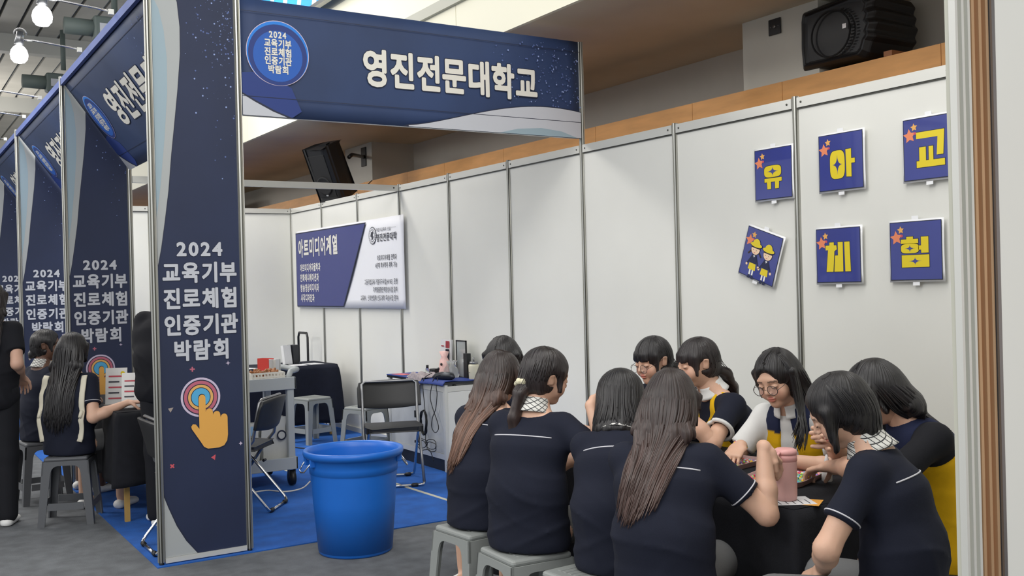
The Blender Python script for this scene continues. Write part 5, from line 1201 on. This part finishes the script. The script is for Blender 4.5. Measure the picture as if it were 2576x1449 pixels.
        if outfit in ('uniform', 'polo'):
            for sh, el, wr in arms:
                u_ = nrm(el-sh); e = sh+(el-sh)*(sleeve-.06 if outfit == 'uniform' else sleeve-.015); s1 = nrm(np.cross(u_, up if abs(u_[2]) < .9 else f)); s2 = np.cross(u_, s1); pts = []
                for a in np.linspace(0, 2*PI, 28, endpoint=False):
                    dr = s1*math.cos(a)+s2*math.sin(a); h = Fs.march(e+dr*.088, -dr, .08, .0004)
                    pts.append(tuple((h if h is not None else e+dr*.060*z)-O))
                MB().tube(pts, .0024 if outfit == 'uniform' else .010, 6, True).build('sleeve_trim' if outfit == 'uniform' else 'sleeve_cuff', MC['piping'] if outfit == 'uniform' else MC['white'], so)
        # collar
        cm = {'uniform': MC['check'], 'polo': MC['white'], 'white_vest': MC['white']}.get(outfit)
        if cm:
            cl_ = MB(); nd = nrm(H(0, -.022, -.055)-P3); c0 = P3+nd*.014
            def colr(u, v):
                a = u*2*PI*.94+.06*PI; dr = fr*math.cos(a)+rr*math.sin(a); rad = (.060+.024*(1-v)**1.4)*z; dz = (-.028+.050*v+.012*(math.cos(a) < 0)*v)*z
                return tuple(c0+dr*rad*np.array([1, 1, 1])+nd*dz-O)
            cl_.grid(colr, 26, 5).build('collar', cm, so, solid=.003)
        # vests
        if outfit in ('white_vest', 'yellow_vest'):
            Lv, _ = shirt(.009, arms_on=False, hem=P0[2]-.13 if outfit == 'yellow_vest' else None)
            if outfit == 'yellow_vest': Lv += [Cap(P0-up*.16, P0+up*.03, (.19*z, .15*z), (.175*z, .135*z), r, .04)]
            for sh, el, wr in arms:
                Lv.append(Cap(sh+nrm(sh-SH)*.02, sh+(el-sh)*.5+nrm(sh-SH)*.02, .078*z, .085*z, k=.012, sub=True))
            if outfit == 'white_vest': Lv.append(Cap(P3+fr*.10+up*.04, P0+fr*.16, (.022, .09), (.06, .1), rr, .01, sub=True))
            Fv = Field(Lv, .009, noise=fold); cutz(Fv, hemz+(.0 if outfit != 'yellow_vest' else -.02)); yz = P2[2]-.02 if outfit == 'white_vest' else P2[2]+.0
            def vcol(v):
                q = (v-P2) @ t2; c = np.where((q > (.075 if outfit == 'white_vest' else .03))[:, None], np.array(S('1d2440')[:3]), np.array(S('d9a90f')[:3])); return c
            vo = add_mesh('vest', [Fv.nets()], O, root, MC['col'], vcol)
        if outfit == 'polo':
            Lv, _ = shirt(.006, arms_on=False)
            cutp = [Cap(P3-fr*.12, P0-fr*.14, (.3, .10), (.3, .12), rr, .01, sub=True)]
            for q in (-1, 1): cutp.append(Cap(P3+rr*q*.17*z+fr*.05, P2+rr*q*.19*z+fr*.05-t2*.02, .085*z, .075*z, k=.01, sub=True))
            cutp.append(Cap(P3+fr*.14+up*.06, SH+fr*.13, (.055, .12), (.055, .12), rr, .01, sub=True))
            Fv = Field(Lv+cutp, .008, noise=fold); cutz(Fv, hemz); add_mesh('apron', [Fv.nets()], O, root, cloth_mat('apron_yellow', None, 'd9ab12'))
    # skirt / trousers
    pl = []
    for q in (-1, 1):
        hpj = P0+r*q*.085*z-up*.01; kn = lg[0 if q < 0 else 3].b
        if stand: pl += [Cap(hpj, kn, .095*z, .075*z, k=.03), Cap(kn, lg[1 if q < 0 else 4].b-up*.0, .075*z, .065*z, k=.03)]
        else: pl += [Cap(hpj+f*.03, hpj+(kn-hpj)*.92, .078*z, .078*z, k=.05)]
    pl.append(Cap(P0-r*.05*z+f*.02, P0+r*.05*z+f*.02, .085*z, .085*z, k=.04))
    Fp = Field(pl, .014)
    if not stand: cutz(Fp, seat-.02); cutz(Fp, min(seat, 9)+.002) if seat > 0 else None
    add_mesh('skirt' if not stand and outfit == 'uniform' else 'trousers', [Fp.nets()], O, root, MC['plaid'] if not stand and outfit == 'uniform' else MC['pants'])
    for an, dr in feet:
        dr = nrm(dr); a = an-up*.055; Fz = Field([Cap(a-dr*.03, a+dr*.13, (.040, .034), (.042, .026), np.cross(dr, up), .02)], .008); cutz(Fz, .004); add_mesh('shoe', [Fz.nets()], O, root, MT['white'])
    # ---- hair
    hh = []
    capk = dict(k=.02)
    hh += [Ell(H(0, -.014, .036), V3(.086, .104, .090)*hz, A, .02), Ell(H(0, -.035, -.010), V3(.083, .082, .085)*hz, A, .02)]
    fringe = extra.get('fringe', 0) if extra else 0
    facecut = [Ell(H(0, .105, -.045-.0*fringe), V3(.066, .062, .088+.0)*hz, A, .01, True), Ell(H(0, .12, .030-.045*fringe), V3(.052, .062, .050)*hz, A, .012, True)]
    fall = []
    bk = -fr
    def down(p, *steps): return [p]+[p+s_ for s_ in steps]
    g = -up
    if hair in ('long', 'longback', 'longface', 'bob', 'short'):
        # side curtains and back sheet
        if hair == 'bob':
            fall += [Cap(H(0, -.045, .03), H(0, -.042, -.11)+g*.03, (.090*hz, .075*hz), (.108*hz, .090*hz), hr, .03)]
            fall += [Cap(H(q*.055, -.01, .03), H(q*.072, .0, -.10)+g*.01, (.042*hz, .06*hz), (.040*hz, .055*hz), hf, .02) for q in (-1, 1)] if False else [Cap(H(q*.060, .010, .03), H(q*.076, .012, -.135), (.03*hz, .035*hz), (.028*hz, .034*hz), hf, .02) for q in (-1, 1)]
        elif hair == 'short':
            fall += [Cap(H(0, -.036, .02), H(0, -.042, -.09), (.081*hz, .066*hz), (.064*hz, .046*hz), hr, .03)]
            fall += [Cap(H(q*.066, .03, .03), H(q*.070, .055, -.07)+g*.02, (.022*hz, .03*hz), (.012*hz, .018*hz), hf, .015) for q in (-1, 1)]
        else:
            bdir = hr*swing_hair[0]+bk*swing_hair[1] if False else 0
            ex = extra or {}
            dx = V3(ex.get('drift', (0, 0, 0)))
            p0 = H(0, -.055, .0); p1 = H(0, -.075, -.09)+g*.02; p2 = P3+bk*.075*z+g*.06+dx*.4
            p3 = p2+(-t2)*(hlen*.5)+bk*.035+dx*.6; p4 = p3+(-t2)*(hlen*.5)+dx
            w0, w1, w2, w3 = ex.get('w', (.085, .095, .10, .07))
            fall += [Cap(p0, p1, (w0*hz, .06*hz), (w1*hz, .048*hz), hr, .03), Cap(p1, p2-g*.015, (w1*hz, .046*hz), (w2*.62, .014), hr*.6+rr*.4, .03)]
            fall += [Cap(H(q*.066, .012, .035), H(q*.072, .012, -.065)+g*.01, (.022*hz, .045*hz), (.008*hz, .022*hz), hf, .02) for q in (-1, 1)]
    elif hair in ('pony', 'lowpony'):
        a = H(0, -.09, -.03) if hair == 'pony' else H(0, -.085, -.045)
        tl = tail or [V3(0, 0, -.06)]; p = a; rad = .022
        fall += [Ell(a, V3(.026, .026, .026)*hz, A, .02)]
        for i, s_ in enumerate(tl):
            q_ = p+V3(s_); fall.append(Cap(p, q_, rad, rad*(1.25 if i == 0 else .9 if i < len(tl)-1 else .45), k=.015)); rad = rad*(1.25 if i == 0 else .9); p = q_
        fall += [Cap(H(q*.064, .035, .04), H(q*.069, .045, -.045), (.014*hz, .018*hz), (.007*hz, .010*hz), hf, .012) for q in (-1, 1)]
    if fringe: fall += [Cap(H(q*.022, .076, .055), H(q*.034, .083, .024), (.024*hz, .010*hz), (.020*hz, .005*hz), hr, .01) for q in (-1, 0, 1)]
    earcut = [Ell(H(q*.090, .002, -.014), V3(.030, .030, .036)*hz, A, .008, True) for q in (-1, 1)] if hair in ('pony', 'lowpony') else []
    allh = hh+facecut+earcut+fall
    ax_ = HC.copy()
    def wave(X, Y, Z):
        dx, dy = X-F32(HC[0]), Y-F32(HC[1]); a = np.arctan2(dx*F32(hr[0])+dy*F32(hr[1]), -(dx*F32(f[0])+dy*F32(f[1])))
        zz = np.clip((F32(HC[2]+.02)-Z)/.12, .12, 1)
        return (.0030*np.sin(a*19+3*np.sin(Z*9))+.0022*np.sin(a*41+Z*12))*zz
    Fg = Field(allh, .0078, noise=wave)
    if hair == 'bob':
        X, Y, Z = Fg.ax[0][:, None, None], Fg.ax[1][None, :, None], Fg.ax[2][None, None, :]; c = H(0, -.02, -.150)+g*.022
        Fg.D = np.maximum(Fg.D, -((X-F32(c[0]))*F32(hu[0])+(Y-F32(c[1]))*F32(hu[1])+(Z-F32(c[2]))*F32(hu[2]))-.004*np.sin((X+Y)*130).astype(F32))
    hside, hback = nrm(V3(hr[0], hr[1], 0)), nrm(V3(-f[0], -f[1], 0))
    def huv(v):
        d = v-HC; a = np.arctan2(d @ hside, d @ hback); l = d @ A.T/hz
        # strands leave the parting over the crown, then fall
        el = np.clip((l[:, 2]-.02)/.09, 0, 1); rad = np.sqrt((d[:, :2]**2).sum(1))
        u = a*.10; return np.stack([u, np.zeros(len(v))+.3*el*0, v[:, 2]], 1)
    ho = add_mesh('hair', [Fg.nets()], O, root, MH[hcol], None, huv)
    # locks of hair that follow the head and then the back of the shirt
    R_ = random.Random(int(pos[0]*100)+int(pos[1]*10)); tb = MB()
    def axis(zc):
        for a_, b_ in ((HC, P3), (P3, P2), (P2, P1), (P1, P0)):
            if a_[2] >= zc >= b_[2]: t_ = (a_[2]-zc)/max(1e-6, a_[2]-b_[2]); return a_+(b_-a_)*t_
        return V3(P0[0], P0[1], zc)
    def crown(a, e0, e1, n, off):
        """a lock laid over the head from elevation e0 down to e1 at azimuth a from the back"""
        d0 = hback*math.cos(a)+hside*math.sin(a); o = []; cc = H(0, -.015, .015)
        for k in range(n+1):
            e = e0+(e1-e0)*k/n; dr = d0*math.cos(e)+hu*math.sin(e); h = Fg.march(cc+dr*.2, -dr, .2, off)
            if h is None or np.linalg.norm(h-cc) < .062*hz: break
            o.append(h)
        return o
    def lay_lock(pts, r0, smooth=2):
        for _ in range(smooth): pts = [pts[0]]+[(pts[k-1]+pts[k]*2+pts[k+1])/4 for k in range(1, len(pts)-1)]+[pts[-1]]
        N_ = (len(pts)-1)*2+1; tb.tube(spline([tuple(p-O) for p in pts], 2), [r0*min(1, .25+k*.16)*(1 if k < N_*.62 else max(.12, 1-(k-N_*.62)/(N_*.42))) for k in range(N_)], 4, m=R_.randrange(3), flat=.6)
    if hair == 'long':
        ex = extra or {}; dx = V3(ex.get('drift', (0, 0, 0))); W_ = ex.get('w', (.085, .095, .10, .07)); nz_ = P3[2]+.035
        for i in range(ex.get('n', 230)):
            s_ = R_.uniform(-1, 1); lay = R_.random(); a = s_*1.5; dr0 = hback*math.cos(a)+hside*math.sin(a)
            pts = crown(a+.1*math.sin(a), 1.2, R_.uniform(.0, -.2), 4, .0006+.0015*lay)
            if len(pts) < 3: continue
            zt = pts[-1][2]
            for k in range(1, 4):
                zc = zt+(nz_-zt)*k/4; h = Fg.march(axis(zc)+dr0*.22, -dr0, .22, .002+.003*lay)
                if h is not None: pts.append(h)
            Lh = hlen*R_.uniform(.72, 1.04)*(1-.18*abs(s_)**2); n_ = 9; ph_ = R_.random()*6
            for k in range(1, n_+1):
                t_ = k/n_*Lh; q = t_/hlen; zc = nz_-t_; wv = W_[2]+(W_[3]-W_[2])*q; lat = s_*wv+.004*math.sin(q*7+ph_)
                c0 = axis(zc)+rr*lat+dx*q**1.2; h = Fs.march(c0-fr*.30, fr, .36, .006+.013*lay*(1-.6*q))
                p = pts[-1]+g*(Lh/n_) if h is None else h
                if np.linalg.norm(p-pts[-1]) > .07: p = pts[-1]+nrm(p-pts[-1])*.05+g*.01
                pts.append(p)
            lay_lock(pts, R_.uniform(.0042, .0085), 5)
        for q, tgt in ex.get('front', []):
            for i in range(70):
                u_, v_ = R_.uniform(-1, 1), R_.uniform(-1, 1); end = V3(tgt)+f*.022*u_+rr*.03*v_+g*R_.uniform(-.05, .02)
                pts = crown(q*(1.75+.28*u_), 1.15, -.1, 4, .001+.002*R_.random())
                if len(pts) < 3: continue
                a_ = pts[-1]; m_ = H(q*(.078+.012*v_), .02+.03*u_, -.10)+g*.01
                pts += [m_]+[m_+(end-m_)*t_+rr*q*.02*math.sin(t_*PI)+f*.006*math.sin(t_*9+u_*3) for t_ in (.2, .4, .6, .8, 1)]; lay_lock(pts, R_.uniform(.004, .007), 2)
    else:
        lo_ = {'bob': 1.7, 'short': 1.7, 'pony': 2.0, 'lowpony': 2.0}.get(hair, 2.0)
        for i in range({'bob': 190, 'short': 150}.get(hair, 120)):
            a = R_.uniform(-lo_, lo_); dr0 = hback*math.cos(a)+hside*math.sin(a); pts = crown(a, 1.3, R_.uniform(-.1, -.45), 6, .0004)
            if len(pts) < 4: continue
            if hair in ('bob', 'short'):
                z1_ = HC[2]-(.165 if hair == 'bob' else .135)*hz*R_.uniform(.85, 1.02); zt = pts[-1][2]
                for k in range(1, 5):
                    zc = zt+(z1_-zt)*k/4; h = Fg.march(V3(HC[0], HC[1], zc)+dr0*.20, -dr0, .16, .0012)
                    if h is None: break
                    pts.append(h)
            lay_lock(pts, R_.uniform(.0022, .0042), 1)
    if tb.v: so2 = tb.build('hair_locks', LOCK[hcol], ho); so2['kind'] = 'stuff'
    if hair in ('pony', 'lowpony') and tail is not None and extra and extra.get('scrunchie'):
        a = H(0, -.09, -.03)+V3(tail[0])*.35; MB().tube([tuple(a+(rr*math.cos(t_)+nrm(np.cross(V3(tail[0]), rr))*math.sin(t_))*(.022+.004*math.sin(t_*7))-O) for t_ in np.linspace(0, 2*PI, 28, endpoint=False)], .014, 10, True).build('scrunchie', mat('scrunchie_cream', 'd8d2b4', .8, bump=.3, bscale=90), ho)
    if bracelet:
        for q, kind in bracelet:
            sh, el, wr = arms[0 if q > 0 else 1]; u_ = nrm(wr-el); c = wr-u_*.012; s1 = nrm(np.cross(u_, up)); s2 = np.cross(u_, s1)
            b = MB()
            for i, a in enumerate(np.linspace(0, 2*PI, 26, endpoint=False)):
                p = c+(s1*math.cos(a)*.027+s2*math.sin(a)*.024)*z*1.04-O; b.lathe([(.0005, -.004), (.0035, -.002), (.0035, .002), (.0005, .004)], tuple(p), 8, m=i % (len(bead_mats) if kind else 2))
            o = b.build('bracelet', bead_mats if kind else [bead_mats[7], bead_mats[3]], root)
    root['_'] = 0; del root['_']
    return dict(root=root, P3=P3, HC=HC, sh=(shR, shL), Fs=Fs if outfit else None, O=O, f=f, r=r, rr=rr, fr=fr, t2=t2, P2=P2, P0=P0, H=H, arms=arms)
# left row of the bead table, backs to the camera
person('navy-uniformed student with very long brown hair, leftmost at the bead table beside the blue bin', (2.28, 3.90), 22, lean=.36, head=(-.05, -.30, 0), rh=(2.62, 3.78, .78), lh=(2.62, 4.0, .78), rhint=(0, -.5, -1), hair='long', hcol='brown', hlen=.33,
       extra=dict(drift=(-.10, .04, .0), w=(.085, .092, .085, .05)), facefine=False, hand_fine=False, torso=.9, scale=.97)
person('navy-uniformed student with a ponytail in a cream scrunchie, raising her hand', (2.24, 3.45), 30, lean=.24, head=(-.65, -.25, .10), rh=(2.41, 3.235, 1.03), lh=(2.60, 3.5, .79), rhint=(0, -.6, -1), hair='pony', hcol='dark', facefine=False,
       rhand=dict(fwd=(.75, -.1, .35), pn=(-.3, .6, -.3), curl=.6), extra=dict(scrunchie=1), tail=[(-.035, -.015, -.05), (-.03, -.0, -.10), (.0, 0, -.07), (.0, 0, -.03)], torso=.95)
person('navy-uniformed student with a black bob, seen from behind between two longer-haired students', (2.33, 2.99), 44, lean=.50, head=(0, -.45, 0), rh=(2.66, 2.98, .78), lh=(2.64, 3.15, .78), hair='bob', hcol='black', facefine=False, hand_fine=False, torso=.95, scale=.95)
person('navy-uniformed student with long straight dark-brown hair, nearest the camera in the middle', (2.20, 2.57), 40, lean=.38, head=(-.0, -.38, .06), rh=(2.55, 2.45, .95), lh=(2.68, 2.78, .78), rhint=(.0, -.4, -1), lhint=(0, 0, -1),
       rhand=dict(fwd=(.75, .1, -.65), pn=(-.3, .2, -.8), curl=.5), lhand=dict(fwd=(.7, .1, -.5), pn=(0, 0, -1), curl=.45), hair='long', hcol='brown2', hlen=.31, extra=dict(drift=(-.09, .05, .0), w=(.088, .10, .10, .07), n=260), facefine=False, torso=.97, scale=.97)
# near end
person('short black-haired student in navy uniform bending over the near end of the table', (2.67, 2.00), 114, lean=.32, side_lean=.0, head=(.20, -.55, -.12), rh=(3.02, 2.62, .80), lh=(2.52, 2.18, .60), rhint=(.8, 0, -.6), lhint=(-1, -.4, -.3),
       rhand=dict(fwd=(0, 1, -.3), pn=(0, 0, -1), curl=.5), lhand=dict(fwd=(-.3, .7, -.5), pn=(.4, 0, -1), curl=.5), hair='short', hcol='black', facefine=True, torso=.84, scale=.98)
# right row
person('helper in black tee and yellow vest with long black hair, at the bottom right corner', (3.38, 2.38), 160, lean=.42, head=(-.5, -.75, .0), rh=(2.90, 2.47, .95), lh=(2.89, 2.41, .965), rhint=(0, .6, -1), lhint=(.4, -.7, -1.2),
       rhand=dict(fwd=(-1, -.2, .25), pn=(.1, -1, 0), curl=1.15), lhand=dict(fwd=(-.9, .4, .2), pn=(0, 1, -.2), curl=1.15), outfit='yellow_vest', hair='long', hcol='black', hlen=.20, extra=dict(w=(.085, .095, .09, .06)), facefine=False, torso=1.0, sleeve=.92)
person('helper with round glasses and long black hair, white shirt under a navy and yellow vest', (3.43, 3.03), 190, lean=.46, head=(.02, -.38, .10), rh=(3.04, 3.05, .83), lh=(3.05, 2.82, .80), rhint=(0, .7, -.8), lhint=(0, -.8, -.6),
       rhand=dict(fwd=(-.85, -.25, -.45), pn=(-.2, .0, -1), curl=.5), outfit='white_vest', hair='long', hcol='black', hlen=.22, glasses=dict(r=.0014), bracelet=[(1, 1)],
       extra=dict(front=[(-1, (3.18, 2.86, .83))], w=(.088, .10, .09, .05)), torso=1.0)
person('helper in a navy polo with white collar and yellow apron, resting chin on hand', (3.53, 3.60), 168, lean=.38, head=(-.10, -.20, 0), rh=(3.10, 3.72, .80), lh=(3.10, 3.50, .96), rhint=(0, .6, -1), lhint=(.3, -.6, -1),
       lhand=dict(fwd=(-.2, .2, 1), pn=(.8, .2, 0), curl=.9), outfit='polo', hair='lowpony', hcol='dark', tail=[(.06, -.01, -.03), (.05, -.0, -.07), (.02, 0, -.06)], bracelet=[(-1, 0)], torso=1.05, extra=dict(fringe=.35))
person('student with thin glasses and black fringe by the wall, chin resting on her fist', (3.55, 3.99), 184, lean=.40, head=(-.0, -.25, 0), rh=(3.10, 4.0, .98), lh=(3.13, 3.86, .97), rhint=(0, .6, -1), lhint=(.3, -.6, -1),
       lhand=dict(fwd=(-.1, .3, 1), pn=(.9, .1, .1), curl=1.2), outfit='uniform', hair='lowpony', hcol='black', glasses=dict(r=.0011, dz=-.004), tail=[(.05, -.01, -.02), (.05, 0, -.03)], extra=dict(fringe=1), torso=.95)
person('black-haired student at the far table end, mostly hidden behind the leftmost long-haired one', (2.92, 4.60), 215, lean=.30, head=(0, -.3, 0), rh=(2.75, 4.1, .79), lh=(3.0, 4.1, .79), hair='long', hcol='black', hlen=.3, facefine=False, hand_fine=False, torso=.9)
# left booth
pk = person('pupil with long black hair and a cream-strapped backpack seated at the left table', (1.12, 7.42), 48, lean=.12, head=(0, -.1, 0), rh=(1.46, 7.20, .79), lh=(1.30, 7.75, .79), rhint=(0, -.5, -1), hair='long', hcol='black', hlen=.46, extra=dict(w=(.088, .11, .115, .10), n=260), facefine=False, hand_fine=False, piping=False, torso=1.0)
for q in (-1, 1):
    pts = []; back = -pk['fr']
    for i in range(17):
        zc = pk['P3'][2]-.0-.030*i; ax_ = pk['P3']+(pk['P0']-pk['P3'])*min(1, (pk['P3'][2]-zc)/(pk['P3'][2]-pk['P0'][2])); h = pk['Fs'].march(ax_+pk['rr']*q*(.135+.02*math.sin(i*.2))+back*.3, -back, .4, .006)
        if h is not None: pts.append(tuple(h-pk['O']))
    if len(pts) > 3:
        st = MB().tube(pts, .022, 8, flat=.25, up=tuple(back)).build('backpack_strap', MT['cream2'], pk['root']); MB().tube([pts[8], tuple(Vector(pts[8])+Vector((-.02, -.02, -.04)))], [.016, .01], 8).build('strap_knot', MT['cream2'], st)
person('short-haired dark-skinned pupil in navy turned right, seated further back at the left', (1.06, 8.30), 20, lean=.10, head=(-.65, .0, 0), rh=(1.36, 8.05, .62), lh=(1.40, 8.5, .76), rhint=(0, -.5, -1), hair='lowpony', tail=[(-.02, 0, -.02), (-.01, 0, -.02)], hcol='black', skin=(.13, .065, .042), facefine=True, hand_fine=False, piping=False, torso=.95)
person('standing person in black tee and trousers cut off by the nearest navy column', (1.64, 6.84), 60, lean=.32, head=(0, -.3, 0), rh=(1.80, 7.15, .86), lh=(1.72, 7.06, .98), rhint=(.3, -.3, -1), lhint=(-.9, -.5, -.5), outfit='black', hair='short', hcol='black', stand=True, facefine=False, hand_fine=False, torso=1.15, scale=1.04)
person('standing person with long dark hair in dark clothes at the left picture edge', (.66, 7.55), 75, lean=.12, head=(0, -.2, 0), rh=(.86, 7.62, .98), lh=(.60, 7.85, 1.0), rhint=(0, -.5, -1), outfit='black', hair='long', hcol='dark', hlen=.34, stand=True, facefine=False, hand_fine=False, scale=1.0, skin=(.55, .33, .24))
person('person seated beside the grey cart behind the nearest column, pale sleeve just showing', (2.08, 7.05), 165, lean=.15, outfit='white_shirt', hair='long', hcol='brown', facefine=False, hand_fine=False, seat=.45, torso=.95)
